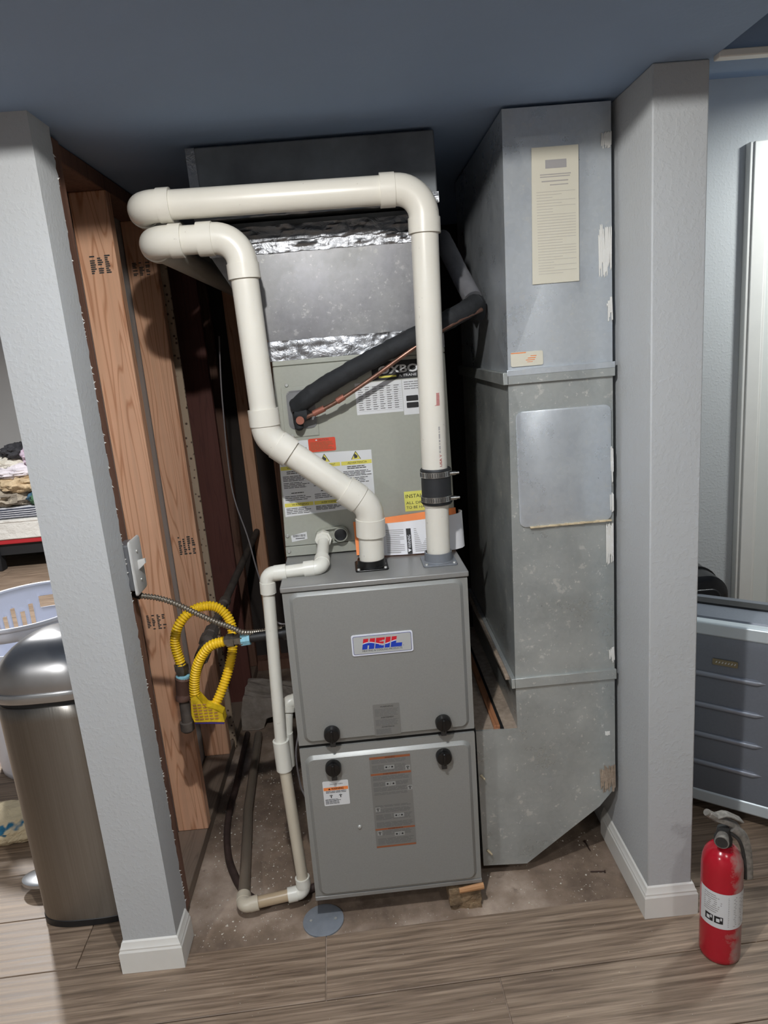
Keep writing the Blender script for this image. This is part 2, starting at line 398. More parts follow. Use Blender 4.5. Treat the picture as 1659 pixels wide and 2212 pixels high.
# ------------------------------------------------------------------ setting: floor with planks
floor = struct(box(-3.6, -3.4, -.12, 3.4, 4.7, -.005).build('floor', 'concrete', smooth=False))
PW, PL, PA = .182, 1.22, .033
plank_me = {}
def plank_mesh(L):
    L = round(L, 3)
    if L not in plank_me:
        m = MB(); g = .0012
        m.loft([[(g, g, -.005), (L-g, g, -.005), (L-g, PW-g, -.005), (g, PW-g, -.005)], [(g, g, -.001), (L-g, g, -.001), (L-g, PW-g, -.001), (g, PW-g, -.001)],
                [(g+.0012, g+.0012, 0), (L-g-.0012, g+.0012, 0), (L-g-.0012, PW-g-.0012, 0), (g+.0012, PW-g-.0012, 0)]], False)
        o = m.build('plank', 'vinyl_plank', smooth=False); plank_me[L] = o.data; bpy.data.objects.remove(o)
    return plank_me[L]
def put_plank(u, v, L):
    o = bpy.data.objects.new('plank', plank_mesh(L)); COL.objects.link(o); o.parent = floor
    ca, sa = math.cos(PA), math.sin(PA); o.location = (u*ca-v*sa, u*sa+v*ca, 0); o.rotation_euler = (0, 0, PA)
def row(u0, u1, v, off):
    u = u0; L = off
    while u < u1-.02:
        L2 = min(L, u1-u)
        put_plank(u, v, L2); u += L2; L = PL
V0 = -.040   # edge of the vinyl at the opening
for k in range(7): row(-1.75, 2.3, V0-(k+1)*PW, [.55, .95, .3, .75, 1.1, .42, .86][k])
for k in range(24):
    v = V0+k*PW
    uL = -.462+v*.033
    row(-1.2-.10*k if k < 16 else -3.0, uL, v, [.6, .25, .9, .45][k % 4])
for k in range(5): row(.936+(V0+k*PW)*.033, 2.6, V0+k*PW, [.5, .9, .3][k % 3])

# ceilings
ce = struct(box(-3.6, -.50, CEIL, .938, 1.66, CEIL+.16).build('ceiling', 'ceiling_paint', smooth=False))
struct(box(-3.6, -3.4, CEIL1, 3.4, -.28, CEIL1+.04).build('ceiling.001', 'ceiling_paint', smooth=False))
struct(box(.938, -.28, CEIL2, 3.4, .96, CEIL2+.04).build('ceiling.002', 'ceiling_paint', smooth=False))
struct(box(-3.6, 1.66, CEIL2, .938, 4.7, CEIL2+.04).build('ceiling.003', 'ceiling_paint', smooth=False))
# dropped beam and its trims over the passage on the right
struct(box(.938, -.10, 1.905, 3.4, .02, CEIL2).build('trim_1', 'ceiling_paint', bevel=.003))
struct(box(.938, -.108, 1.892, 3.4, -.085, 1.905).build('trim_2', 'white_trim', bevel=.002))
struct(box(.938, -.30, CEIL1-.05, 3.4, -.272, CEIL1).build('trim_3', 'white_trim', bevel=.002))
i_ = 4
for n_, (l_, p_, r_, c_, k_) in LAMPS.items():   # lamp rings
    if n_ == 'lamp_opening_added': continue
    z = l_[2]+.003 if k_ == 'AREA' else CEIL1
    r_ = r_ if k_ == 'AREA' else .045
    MB().sweep([(l_[0], l_[1], z), (l_[0], l_[1], z-.010), (l_[0], l_[1], z-.012), (l_[0], l_[1], z-.012), (l_[0], l_[1], z-.003), (l_[0], l_[1], z-.001)],
               [r_+.028, r_+.026, r_+.022, r_+.012, r_+.006, r_+.006], 40, False, axis=(0, 0, 1)).build('trim_%d' % i_, 'white_trim')
    struct(bpy.data.objects['trim_%d' % i_]); i_ += 1

# left wall: end of a stud wall, drywalled on the room side and round the end
wl = struct(MB().prism([(-.461, -.080), (-.333, -.080), (-.333, -.068), (-.449, -.068), (-.449, 1.66), (-.461, 1.66)], 0, CEIL, 'z').build('wall_left', 'drywall', smooth=False))
zz = [(.018+.0035*noise.noise((0, k*.9, 3))*2+random.uniform(-.002, .002), k*CEIL/150) for k in range(151)]
MB().prism([(-.068, 0)]+[(y-.0, z) for y, z in zz]+[(-.068, CEIL)], -.345, -.333, 'x').build('drywall_return', 'drywall', wl, smooth=False)
rip = MB()
for k in range(110):
    z = random.uniform(.05, 1.86); y = .018+random.uniform(-.001, .003); L = random.choice((.001, .0015, .002, .003, .004, .009))*random.uniform(.6, 1.2)
    rip.add([(-.3335, y-.003, z), (-.3335, y-.003, z+.004), (-.3335+random.uniform(0, .004), y+L*.6, z+random.uniform(-.004, .006)), (-.345, y-.002, z+.002)], [(0, 1, 2), (0, 2, 3), (1, 3, 2)])
ro = rip.build('torn_paper_edge', 'plaster', wl, smooth=False); ro['kind'] = 'stuff'
def stud(name, x0, x1, y0, y1, z0, z1, mat, par):
    m = MB(); m.box(-(x1-x0)/2, -(y1-y0)/2, 0, (x1-x0)/2, (y1-y0)/2, z1-z0)
    o = m.build(name, mat, None, bevel=.003, local=True); o.parent = par; o.location = Vector(((x0+x1)/2, (y0+y1)/2, z0)); return o
stud('end_stud', -.447, -.346, -.064, .092, .03, CEIL-.005, 'stud_dark', wl)  # shade on its side face is put into the darker wood colour
STY = [.372, .778, 1.17]
stud('stud', -.445, -.352, STY[0], STY[0]+.038, .036, CEIL-.04, 'stud_wood', wl)
stud('stud', -.447, -.356, STY[1], STY[1]+.038, .036, CEIL-.04, 'stud_wood', wl)
stud('stud', -.447, -.352, 1.50, 1.538, .036, CEIL-.04, 'stud_dark', wl)
stud('fibre_board', -.385, -.350, .875, .888, .0, CEIL-.04, 'speckled_board', wl)
stud('backing_board', -.447, -.322, STY[2], STY[2]+.025, .0, CEIL-.04, 'board_red', wl)
sp_ = box(-.445, -.06, -.004, -.356, 1.64, .036).build('sill_plate', 'plate_wood', wl, bevel=.003)
box(-.445, -.06, CEIL-.04, -.356, 1.64, CEIL-.002).build('top_plate', 'stud_dark', wl, bevel=.003)
def stamp(x0, z0, x1, z1, y, par, n=3):
    rows = []
    for i in range(n):
        xx = x0+(x1-x0)*i/n
        for k in range(9):
            if random.random() < .8: rows.append((xx, xx+(x1-x0)/n*random.uniform(.35, .75), z0+(z1-z0)*k/9, (z1-z0)/13))
    lines(rows, y).build('grade_stamp', 'ink_dark', par, smooth=False)
stamp(-.418, 1.665, -.362, 1.71, STY[0]-.0006, wl); stamp(-.43, .70, -.372, .745, STY[0]-.0006, wl, 4); stamp(-.422, .80, -.362, .865, STY[1]-.0006, wl, 4); stamp(-.43, 1.70, -.37, 1.74, STY[1]-.0006, wl)
# right wall
wr = struct(box(.826, -.080, 0, .935, .97, CEIL).build('wall_right', 'drywall', bevel=.003))
# back wall of the closet with a few studs
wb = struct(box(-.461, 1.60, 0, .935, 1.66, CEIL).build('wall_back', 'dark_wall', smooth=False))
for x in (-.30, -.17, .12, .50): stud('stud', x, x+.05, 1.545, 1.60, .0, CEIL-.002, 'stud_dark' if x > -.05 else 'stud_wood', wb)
box(-.44, 1.53, -.004, .82, 1.598, .045).build('sill_plate', 'stud_dark', wb)
# right room
m = MB(); m.box(.935, .90, 0, 1.610, .97, CEIL2); m.box(1.610, .90, 1.900, 2.39, .97, CEIL2); m.box(2.39, .90, 0, 3.4, .97, CEIL2)
struct(m.build('wall_right_room', 'wall_paint', smooth=False))
struct(box(3.34, -3.4, 0, 3.4, .97, CEIL2+.02).build('wall_far_right', 'far_wall', smooth=False))
struct(box(-3.6, 4.62, 0, .94, 4.7, CEIL2+.02).build('wall_left_room', 'far_wall', smooth=False))
struct(box(.90, 1.66, 0, .94, 4.7, CEIL2+.02).build('wall_left_room_side', 'far_wall', smooth=False))
struct(box(-3.6, -3.4, 0, -3.54, 4.7, CEIL2+.02).build('wall_far_left', 'far_wall', smooth=False))
struct(box(-3.6, -3.4, 0, 3.4, -3.34, CEIL1+.02).build('wall_behind', 'far_wall', smooth=False))
struct(box(-3.6, 1.62, CEIL, -.461, 1.66, CEIL2+.02).build('trim_12', 'ceiling_paint', smooth=False))
struct(box(.938, -.285, CEIL1, 3.4, -.28, CEIL2+.02).build('trim_13', 'ceiling_paint', smooth=False))
# baseboards
PROF = [(0, 0), (.012, 0), (.012, .058), (.0095, .063), (.0095, .067), (.007, .071), (.004, .082), (.0, .085)]
def baseboard(name, path):
    P = [Vector(p) for p in path]; loops = []
    for i, p_ in enumerate(P):
        ns = []
        if i > 0: d = (P[i]-P[i-1]).normalized(); ns.append(Vector((d.y, -d.x)))
        if i < len(P)-1: d = (P[i+1]-P[i]).normalized(); ns.append(Vector((d.y, -d.x)))
        n = ns[0] if len(ns) == 1 else (ns[0]+ns[1])/(1+ns[0].dot(ns[1]))
        loops.append([(p_.x+n.x*d_, p_.y+n.y*d_, z) for d_, z in PROF])
    return struct(MB().loft(loops).build(name, 'white_trim', angle=25))
baseboard('baseboard_left', [(-.461, 1.6), (-.461, -.080), (-.333, -.080), (-.333, .004)])
baseboard('baseboard_right', [(.826, .225), (.826, -.080), (.935, -.080), (.935, .89)])
baseboard('baseboard_right_room', [(.95, .90), (1.50, .90)])
# door in the right room
dr = struct(box(1.612, .965, .01, 2.388, 1.0, 1.898).build('door_1', 'door_paint', bevel=.002))
def casing(m, x0, x1, z0, z1): m.box(x0, .872, z0, x1, .90, z1); m.box(x0+.012, .866, z0, x1-.012, .873, z1)
m = MB(); casing(m, 1.545, 1.615, 0, 1.965); m.build('door_casing', 'white_trim', dr, bevel=.003)
m = MB(); casing(m, 2.385, 2.455, 0, 1.965); m.build('door_casing', 'white_trim', dr, bevel=.003)
m = MB(); m.box(1.615, .872, 1.895, 2.385, .90, 1.965); m.box(1.615, .866, 1.907, 2.385, .873, 1.953); m.build('door_casing', 'white_trim', dr, bevel=.003)
for z0, z1 in ((.15, .85), (1.0, 1.80)):
    for x0, x1 in ((1.72, 1.98), (2.05, 2.31)):
        MB().loft([[(x, .9655, z) for x, z in rrect(x0, z0, x1, z1, .004, 2)], [(x, .959, z) for x, z in rrect(x0+.012, z0+.012, x1-.012, z1-.012, .004, 2)], [(x, .964, z) for x, z in rrect(x0+.03, z0+.03, x1-.03, z1-.03, .004, 2)]], False).build('door_panel', 'door_paint', dr)

# ------------------------------------------------------------------ furnace
FW, FH, FD = .430, .846, .73
F = thing('furnace', (0, 0, .07), 'grey steel gas furnace with two front doors standing on blocks', 'furnace', rot=(0, .01013, .02286))
def fb(mb, name, mat, par=None, **k): return mb.build(name, mat, par or F, local=True, **k)
m = MB(); m.box(0, .012, .0, FW, FD, FH-.012); fb(m, 'cabinet', 'furnace_edge', bevel=.002)
m = MB(); m.box(-.002, -.004, FH-.014, FW+.002, FD, FH); fb(m, 'top_panel', 'furnace_edge', bevel=.003)
m = MB(); m.box(0, -.002, 0, FW, .012, .012); fb(m, 'bottom_rail', 'furnace_edge', bevel=.002)
for x in (.03, .36): fb(MB().box(x, .22, -.072, x+.04, .70, .0), 'base_rail', 'black_gap', bevel=.002)
m = MB(); m.box(.001, .006, .430, FW-.001, .012, .445); fb(m, 'door_gap', 'black_gap')
def door(name, z0, z1, p0, p1):
    loops = [[(x, .012, z) for x, z in rrect(.0015, z0, FW-.0015, z1, .002)], [(x, .0, z) for x, z in rrect(.0015, z0, FW-.0015, z1, .002)],
             [(x, 0, z) for x, z in rrect(p0[0]-.004, p0[1]-.004, p1[0]+.004, p1[1]+.004, .02)],
             [(x, -.0045, z) for x, z in rrect(p0[0], p0[1], p1[0], p1[1], .017)],
             [(x, -.008, z) for x, z in rrect(p0[0]+.004, p0[1]+.004, p1[0]-.004, p1[1]-.004, .014)]]
    return fb(MB().loft(loops), name, 'furnace_paint', angle=30)
UD = door('upper_door', .442, FH-.016, (.020, .452), (.413, .826))
LD = door('lower_door', .013, .432, (.016, .020), (.413, .409))
YD = -.0082
def knob(par, x, z):
    k = fb(disc_y(x, z, YD, [(0, .0195), (-.012, .0195), (-.0165, .0175), (-.018, .013), (-.018, .0005)], 32), 'knob', 'knob_black', par)
    fb(MB().box(x-.0035, YD-.024, z-.016, x+.0035, YD-.017, z+.016), 'knob_grip', 'knob_black', k, bevel=.0025)
    fb(MB().box(x-.0065, YD-.005, z-.036, x+.0065, YD-.0, z-.008), 'latch_tab', 'clip_grey', k, bevel=.001)
for x, z in ((.0839, .4735), (.3519, .4735)): knob(UD, x, z)
for x, z in ((.0791, .383), (.3483, .383)): knob(LD, x, z)
fb(disc_y(.1293, .2095, YD, [(0, .0045), (-.0025, .0045), (-.004, .003), (-.004, .0004)], 14), 'screw', 'screw_steel', LD)
# badge
B = fb(MB().prism(rrect(.1492, .6650, .2924, .7168, .005), YD-.0025, YD), 'badge', 'badge_white', UD)
fb(MB().prism(rrect(.1525, .6682, .2891, .7136, .004), YD-.0028, YD-.0024), 'badge_border', 'ink_blue', B)
fb(MB().prism(rrect(.1535, .6692, .2881, .7126, .0035), YD-.0030, YD-.0024), 'badge_field', 'badge_silver', B)
def block_letter(name, rects):
    m = MB(); bx = lambda u, t: (.1728+.0882*u+.0046*t, YD-.0033, .6803+.0262*t)
    for u0, t0, u1, t1 in rects: m.add([bx(u0, t0), bx(u1, t0), bx(u1, t1), bx(u0, t1)], [(0, 1, 2, 3)])
    fb(m, name, 'badge_print', B, smooth=False)
block_letter('letter_h', [(0, 0, .135, 1), (.175, 0, .315, 1), (.135, .36, .175, .62)])
block_letter('letter_e', [(.34, 0, .44, 1), (.44, .76, .57, 1), (.44, .40, .555, .62), (.44, 0, .57, .24), (.44, .70, .50, .76), (.44, .24, .50, .30)])
block_letter('letter_i', [(.595, 0, .725, 1)])
block_letter('letter_l', [(.755, 0, .885, 1), (.885, 0, 1.05, .36)])
text('HEATING & COOLING PRODUCTS', .1735, .6742, .2665, .6788, YD-.0033, 'ink_black', B, 'badge_caption', local=True)
text('R', .2690, .6815, .2708, .6838, YD-.0033, 'ink_blue', B, 'registered_mark', local=True)
# clear warning sticker on the upper door
S = fb(MB().prism(rrect(.1858, .4535, .2498, .5355, .003), YD-.0004, YD), 'warning_sticker', 'label_clear', UD)
rows = []
for z1, z0 in ((.523, .503), (.495, .478), (.470, .456)): rows += para(.190, .246 if z0 > .46 else .228, z1, z0, 6, .0014, YD-.0006, .1)
fb(lines(rows, YD-.0006), 'sticker_print', 'ink_grey', S, smooth=False)
for z, t_ in ((.527, 'WARNING'), (.4985, 'AVERTISSEMENT'), (.4735, 'ADVERTENCIA')):
    text(t_, .2035, z, .2345, z+.004, YD-.0007, 'ink_black', S, local=True)
# long warning label on the lower door
S = fb(MB().prism(rrect(.1668, .1422, .2670, .3970, .002), YD-.0004, YD), 'warning_label', 'label_clear', LD)
bands = [(.3905, .3968), (.3462, .3515), (.1925, .1972), (.1425, .1470)]
for a, b in bands: fb(lines([(.1675, .2663, a, b-a)], YD-.0006), 'orange_band', 'rust_band', S, smooth=False)
rows = []
for z1, z0, n in ((.388, .378, 3), (.373, .353, 6), (.343, .331, 4), (.326, .315, 4), (.312, .300, 4), (.297, .290, 2), (.262, .256, 2), (.252, .240, 4), (.236, .220, 5), (.214, .199, 5), (.190, .176, 4), (.168, .150, 5)):
    rows += para(.172, .262, z1, z0, n, .0017, YD-.0006, .12)
fb(lines(rows, YD-.0006), 'label_print', 'ink_grey', S, smooth=False)
def picto(x, z, s, par, kind):
    m = MB()
    if kind == 'cross':
        for dx, dz, w_, h_ in ((0, 0, .35, .35), (-.6, .5, .3, .3), (.6, .5, .3, .3), (0, -.7, .3, .45), (0, .75, .25, .3)):
            cx, cz = x+dx*s, z+dz*s; m.add([(cx-w_*s, YD-.0008, cz-h_*s), (cx+w_*s, YD-.0008, cz-h_*s), (cx+w_*s*.6, YD-.0008, cz+h_*s), (cx-w_*s*.6, YD-.0008, cz+h_*s)], [(0, 1, 2, 3)])
    else:
        for dx in (-1.7, 0, 1.7):
            pts = [(x+dx*s+s*.62*math.cos(k*pi/3+dx), YD-.0008, z+s*.62*math.sin(k*pi/3+dx)) for k in range(6)]
            m.add(pts, [tuple(range(6))] if dx else [(0, 1, 2), (3, 4, 5)])
    fb(m, 'pictogram', 'ink_black', par, smooth=False)
for x, z, k in ((.214, .3665, 'r'), (.259, .3605, 'cross'), (.214, .3205, 'r'), (.261, .305, 'cross'), (.178, .2515, 'cross'), (.229, .2305, 'r'), (.178, .184, 'cross'), (.227, .1775, 'r')):
    lines([(x-.0125, x+.0125, z-.0055, .011)] if k == 'r' else [(x-.006, x+.006, z-.0065, .013)], YD-.0007).build('pictogram_field', 'label_grey', S, smooth=False, local=True)
    picto(x, z, .0042, S, k)
text('WARNING', .205, .3915, .229, .3955, YD-.0008, 'ink_black', S, local=True); text('AVERTISSEMENT', .197, .347, .239, .3507, YD-.0008, 'ink_black', S, local=True)
text('ADVERTENCIA', .199, .1932, .237, .1965, YD-.0008, 'ink_black', S, local=True)
# small white warning sticker
S = fb(MB().prism(rrect(.0485, .2765, .1112, .3440, .003), YD-.0004, YD), 'warning_sticker', 'label_white', LD)
fb(lines([(.050, .1097, .3185, .0085)], YD-.0006), 'orange_band', 'orange', S, smooth=False)
text('OPEN RETURN', .066, .3335, .097, .3370, YD-.0007, 'ink_dark', S, local=True); text('WARNING', .0685, .3200, .0985, .3258, YD-.0008, 'ink_black', S, local=True, bold=.02)
tri = lambda x, z, s: MB().add([(x-s, YD-.0008, z), (x+s, YD-.0008, z), (x, YD-.0008, z+1.7*s)], [(0, 1, 2)])
fb(tri(.0640, .3202, .0030), 'alert_triangle', 'ink_black', S, smooth=False)
fb(lines(para(.055, .105, .317, .310, 2, .0016, YD, .05)+para(.052, .091, .2945, .280, 5, .0014, YD, .2), YD-.0007), 'sticker_print', 'ink_dark', S, smooth=False)
for x in (.067, .090): picto(x, .3025, .0042, S, 'cross')
# vent collars on the top
def collar(name, x, y, mat, h, r, sx=.040):
    c = MB(); c.prism(rrect(x-sx, y-.042, x+sx, y+.042, .008), FH, FH+.004, 'z'); o = fb(c, name, mat, bevel=.001)
    fb(MB().sweep([(x, y, FH+.003), (x, y, FH+.006), (x, y, FH+h), (x, y, FH+h), (x, y, FH+.006)], [r+.006, r+.003, r+.002, r-.001, r-.001], 32, False, axis=(0, 0, 1)), 'collar_ring', mat, o)
    for dx in (-1, 1): fb(MB().sweep([(x+dx*(sx-.008), y-.034, FH+.004), (x+dx*(sx-.008), y-.034, FH+.007)], [.004, .003], 12), 'screw', 'screw_steel', o)
collar('exhaust_collar', .2130, .0985, 'collar_black', .020, .031); collar('intake_collar', .3755, .089, 'collar_grey', .026, .031, .041)

# ------------------------------------------------------------------ blocks under the furnace
def rough_block(name, x0, y0, x1, y1, z1, label, s):
    m = MB(); nx = 9; loops = []
    for k in range(6):
        z = z1*k/5-.005*(k == 0); L = []
        for (x, y) in [(x0+(x1-x0)*i/nx, y0) for i in range(nx)]+[(x1, y0+(y1-y0)*i/nx) for i in range(nx)]+[(x1-(x1-x0)*i/nx, y1) for i in range(nx)]+[(x0, y1-(y1-y0)*i/nx) for i in range(nx)]:
            d = noise.noise((x*40+s, y*40, z*60))*.006
            L.append((x+d, y+noise.noise((x*50, y*50+s, z*50))*.006, z))
        loops.append(L)
    return tag(m.loft(loops).build(name, 'rough_block', smooth=False), label, 'block')
rough_block('support_block', .342, .004, .424, .094, .052, 'crumbling brown block under the front right corner of the furnace', 1)
tag(MB().sweep([(.368, -.004, .0595), (.40, .0, .0600), (.432, .004, .0605)], [.0075, .0085, .009], 8, flat=.8).build('wood_shim', 'shim_wood', smooth=False), 'split wooden shim wedged between the crumbling block and the furnace', 'shim')

# ------------------------------------------------------------------ evaporator coil cabinet
CY = .235
lx = lambda z: .000+.045*(z-.916)
Cc = thing('coil_cabinet', (.22, .50, .918), 'green-grey steel coil cabinet covered in stickers on top of the furnace', 'coil cabinet')
z0, z1 = .918, 1.412
MB().loft([[(lx(z0)+.003, CY+.004, z0), (.442, CY+.004, z0), (.442, .76, z0), (lx(z0)+.003, .76, z0)], [(lx(z1)+.003, CY+.004, z1), (.442, CY+.004, z1), (.442, .76, z1), (lx(z1)+.003, .76, z1)]]).build('cabinet', 'coil_paint', Cc, smooth=False)
def cpanel(name, za, zb): return MB().prism([(lx(za), za), (.445, za), (.445, zb), (lx(zb), zb)], CY, CY+.006).build(name, 'coil_paint', Cc, bevel=.0015)
cpanel('lower_strip', .918, .944); fp = cpanel('front_panel', .9455, 1.4005); cpanel('top_strip', 1.402, 1.414)
for x, z in ((.051, 1.355), (.052, 1.229), (.010, .974), (.0095, .932)):
    disc_y(x, z, CY-.002, [(.002, .0048), (0, .0048), (-.0018, .0035), (-.0018, .0003)], 12).build('screw', 'screw_steel', Cc)
ap = MB().prism([(.033, 1.226), (.119, 1.226), (.119, 1.349), (.036, 1.349)], CY-.0022, CY).build('access_plate', 'coil_paint', Cc, bevel=.001)
ring = rrect(.047, 1.246, .116, 1.341, .014); inn = rrect(.050, 1.249, .113, 1.338, .012)
MB().loft([[(x, CY-.0022, z) for x, z in ring], [(x, CY-.0040, z) for x, z in ring], [(x, CY-.0040, z) for x, z in inn], [(x, CY-.0026, z) for x, z in inn]], False, True).build('line_opening', 'galvanised_clean', ap)
YC = CY-.0006
S = plate('brand_label', .262, 1.347, .415, 1.392, YC, .0006, 'ink_black', Cc)
text('OXBOX', .2785, 1.362, .404, 1.3815, YC-.0004, 'label_white', S, 'brand_letters', bold=.03)
lines([(.2785, .322, 1.3530, .0045)], YC-.0004).build('yellow_underline', 'yellow_band', S, smooth=False)
text('A TRANE', .328, 1.3525, .372, 1.3582, YC-.0004, 'label_white', S, 'brand_caption')
S = plate('data_label', .2175, 1.267, .3335, 1.3445, YC, .0006, 'label_white', Cc)
rows = []
for i in range(11):
    z = 1.278+i*.0054
    rows += [(.224+j*.0178, .224+j*.0178+random.uniform(.008, .013), z, .0016) for j in range(6)]
rows += [(.2175+.002, .3315, 1.2745+.0054*i*1.0, .0003) for i in range(12)]
lines(rows, YC-.0003).build('label_print', 'ink_grey', S, smooth=False)
S = plate('rating_label', .3345, 1.2575, .420, 1.3445, YC, .0006, 'label_white', Cc)
lines(para(.339, .41, 1.34, 1.318, 4, .0018, YC, .5), YC-.0003).build('label_print', 'ink_grey', S, smooth=False)
for z in (1.274, 1.291): plate('certification_mark', .3425, z, .372, z+.0135, YC-.0004, .0005, 'ink_black', S, .002)
S = plate('caution_label', .089, 1.1845, .157, 1.2185, YC, .0006, 'red_label', Cc, .004)
text('CAUTION', .112, 1.2115, .140, 1.2165, YC-.0003, 'ink_dark', S); lines(para(.093, .153, 1.209, 1.188, 6, .0018, YC, .25), YC-.0003).build('label_print', 'rust_band', S, smooth=False)
lines([(.1075, .1115, 1.2125, .003)], YC-.0003).build('label_mark', 'label_white', S, smooth=False)
S = plate('white_label', .030, 1.184, .0885, 1.2165, YC, .0006, 'label_white', Cc)
text('VAPORIZADORA', .036, 1.1955, .084, 1.1995, YC-.0003, 'ink_grey', S); text('EVAPORATOR', .046, 1.1885, .086, 1.1922, YC-.0003, 'ink_grey', S)
S = MB().prism([(.0105, 1.024), (.2435, 1.034), (.2445, 1.1785), (.0115, 1.1835)], YC, YC+.0006).build('warning_label', 'label_white', Cc)
zt = lambda x: 1.152-.02*x/.24
def band(x0, x1, z): return lines([(x0, x1, z, .0095)], YC-.0004)
for i, (x0, x1) in enumerate(((.0125, .0855), (.088, .163), (.166, .2430))):
    band(x0, x1, 1.1445).build('yellow_band', 'yellow_band', S, smooth=False); band(x0, x1, 1.0495).build('yellow_band', 'yellow_band', S, smooth=False)
    wd = ('WARNING', 'AVERTISSEMENT', 'ADVERTENCIA')[i]
    text(wd, x0+.016, 1.1468, x1-.012, 1.1518, YC-.0006, 'ink_black', S); text(wd, x0+.018, 1.0518, x1-.012, 1.0568, YC-.0006, 'ink_black', S)
    cx = (x0+x1)/2
    for s_, mt, dy in ((.0125, 'ink_black', 0), (.011, 'yellow_band', .0002)):
        MB().add([(cx-s_, YC-.0004-dy, 1.1575), (cx+s_, YC-.0004-dy, 1.1575), (cx, YC-.0004-dy, 1.1575+s_*1.7)], [(0, 1, 2)]).build('alert_triangle', mt, S, smooth=False)
    MB().add([(cx-.004, YC-.0008, 1.160), (cx+.003, YC-.0008, 1.161), (cx+.0045, YC-.0008, 1.166), (cx-.002, YC-.0008, 1.172), (cx-.005, YC-.0008, 1.168)], [(0, 1, 2, 3, 4)]).build('alert_symbol', 'ink_dark', S, smooth=False)
    rows = para(x0+.014, x1-.014, 1.141, 1.132, 2, .0022, YC, .1)+para(x0+.003, x1-.003, 1.129, 1.114, 4, .0016, YC, .3)+para(x0+.003, x1-.003, 1.112, 1.096, 4, .0016, YC, .3)
    rows += para(x0+.02, x1-.02, 1.086, 1.081, 1, .0022, YC, .1)+para(x0+.003, x1-.003, 1.078, 1.064, 3, .0016, YC, .4)+para(x0+.003, x1-.003, 1.046, 1.029 if i == 0 else 1.034, 4, .0016, YC, .4)
    lines(rows, YC-.0004).build('label_print', 'ink_dark', S, smooth=False)
S = plate('yellow_label', .3185, 1.010, .424, 1.062, YC, .0006, 'yellow_label', Cc)
text('INSTALLATION', .322, 1.045, .412, 1.0545, YC-.0003, 'ink_black', S); text('ALL DRAIN PANS', .322, 1.0285, .418, 1.0355, YC-.0003, 'ink_dark', S); text('TO BE HAND TIGHT', .322, 1.0165, .420, 1.0235, YC-.0003, 'ink_dark', S)
S = MB().prism([(.0200, .9565), (.0602, .9615), (.0600, .9805), (.0190, .9735)], YC, YC+.0006).build('barcode_label', 'label_white', Cc)
lines([(.024+i*.0011, .024+i*.0011+random.choice((.0004, .0008)), .9685, .0065) for i in range(30)]+[(.03, .054, .9635, .002)], YC-.0003).build('barcode', 'ink_dark', S, smooth=False)
# drain boss with a black plug
lo = lambda r, y: [(.103+r*math.cos(a)*1 if math.cos(a) < 0 else .147+r*math.cos(a), y, .965+r*math.sin(a)+(.004 if math.cos(a) >= 0 else 0)) for a in [2*pi*(k+.5)/32 for k in range(32)]]
db = MB().loft([lo(.0215, CY), lo(.0205, CY-.012), lo(.0175, CY-.012), lo(.0165, CY-.003)], False, True).build('drain_boss', 'coil_paint', Cc)
disc_y(.147, .969, CY-.003, [(0, .0185), (-.017, .018), (-.017, .0165), (-.015, .0160), (-.015, .0002)], 28).build('drain_plug_ring', 'coil_paint', db)
disc_y(.147, .969, CY-.018, [(.003, .0155), (-.0006, .0155), (-.0012, .014), (-.0012, .0002)], 28).build('drain_plug', 'black_plastic', db)

# ------------------------------------------------------------------ supply plenum and trunk above the coil
Pn = thing('supply_plenum', (.2, .50, 1.415), 'shiny sheet metal supply plenum flaring up from the coil cabinet', 'air duct')
MB().loft([[(.022, CY+.006, 1.416), (.442, CY+.006, 1.416), (.442, .75, 1.416), (.022, .75, 1.416)], [(.019, CY+.004, 1.462), (.443, CY+.004, 1.462), (.443, .75, 1.462), (.019, .75, 1.462)],
           [(-.106, CY, 1.69), (.445, CY, 1.69), (.445, .75, 1.69), (-.106, .75, 1.69)]]).build('transition', 'galvanised_clean', Pn, smooth=False)
def crumple(x0f, x1f, z0, z1, y, amp, seed, nx=70, nz=7, slope=0):
    m = MB(); L = []
    for i in range(nz+1):
        t = i/nz; z = z0+(z1-z0)*t; x0, x1 = x0f(z), x1f(z)
        L.append([(x0+(x1-x0)*j/nx, y+slope*t-.001-abs(noise.noise((j*.35+seed, i*.5, seed)))*amp-abs(noise.noise((j*.12+seed, i*.9, seed+4)))*amp, z+noise.noise((j*.3, seed, i))*amp*.35*(1 if i in (0, nz) else .3)) for j in range(nx+1)])
    return m.loft(L, False, False, False)
tl = lambda z: .019-.125*(max(z, 1.462)-1.462)/.228
crumple(lambda z: tl(z)-.002, lambda z: .446, 1.414, 1.461, CY+.004, .005, 3).build('tape_seam', 'foil_tape', Pn, angle=60)
crumple(lambda z: tl(z)-.002, lambda z: .447, 1.662, 1.690, CY+.001, .006, 8).build('tape_seam', 'foil_tape', Pn, angle=60)
crumple(lambda z: -.108, lambda z: .447, 1.688, 1.722, CY-.004, .010, 14).build('insulation_wrap', 'crumpled_foil', Pn, angle=60)
box(-.10, CY+.012, 1.69, .44, .74, 1.735).build('plenum_neck', 'galvanised_dark', Pn, smooth=False)
Tk = thing('trunk_duct', (.17, .55, 1.735), 'large sheet metal trunk duct boxed against the ceiling above the plenum', 'air duct')
box(-.11, .205, 1.742, .447, .95, 1.893).build('duct_body', 'galvanised_dark', Tk, bevel=.003)
crumple(lambda z: -.112, lambda z: .449, 1.738, 1.762, .2035, .005, 21).build('foil_edge', 'foil_tape', Tk, angle=60)
MB().add([(-.112, .2030, 1.76), (-.090, .2030, 1.76), (-.092, .2030, 1.892), (-.112, .2030, 1.892)], [(0, 1, 2, 3)]).build('foil_strip', 'foil_tape', Tk)

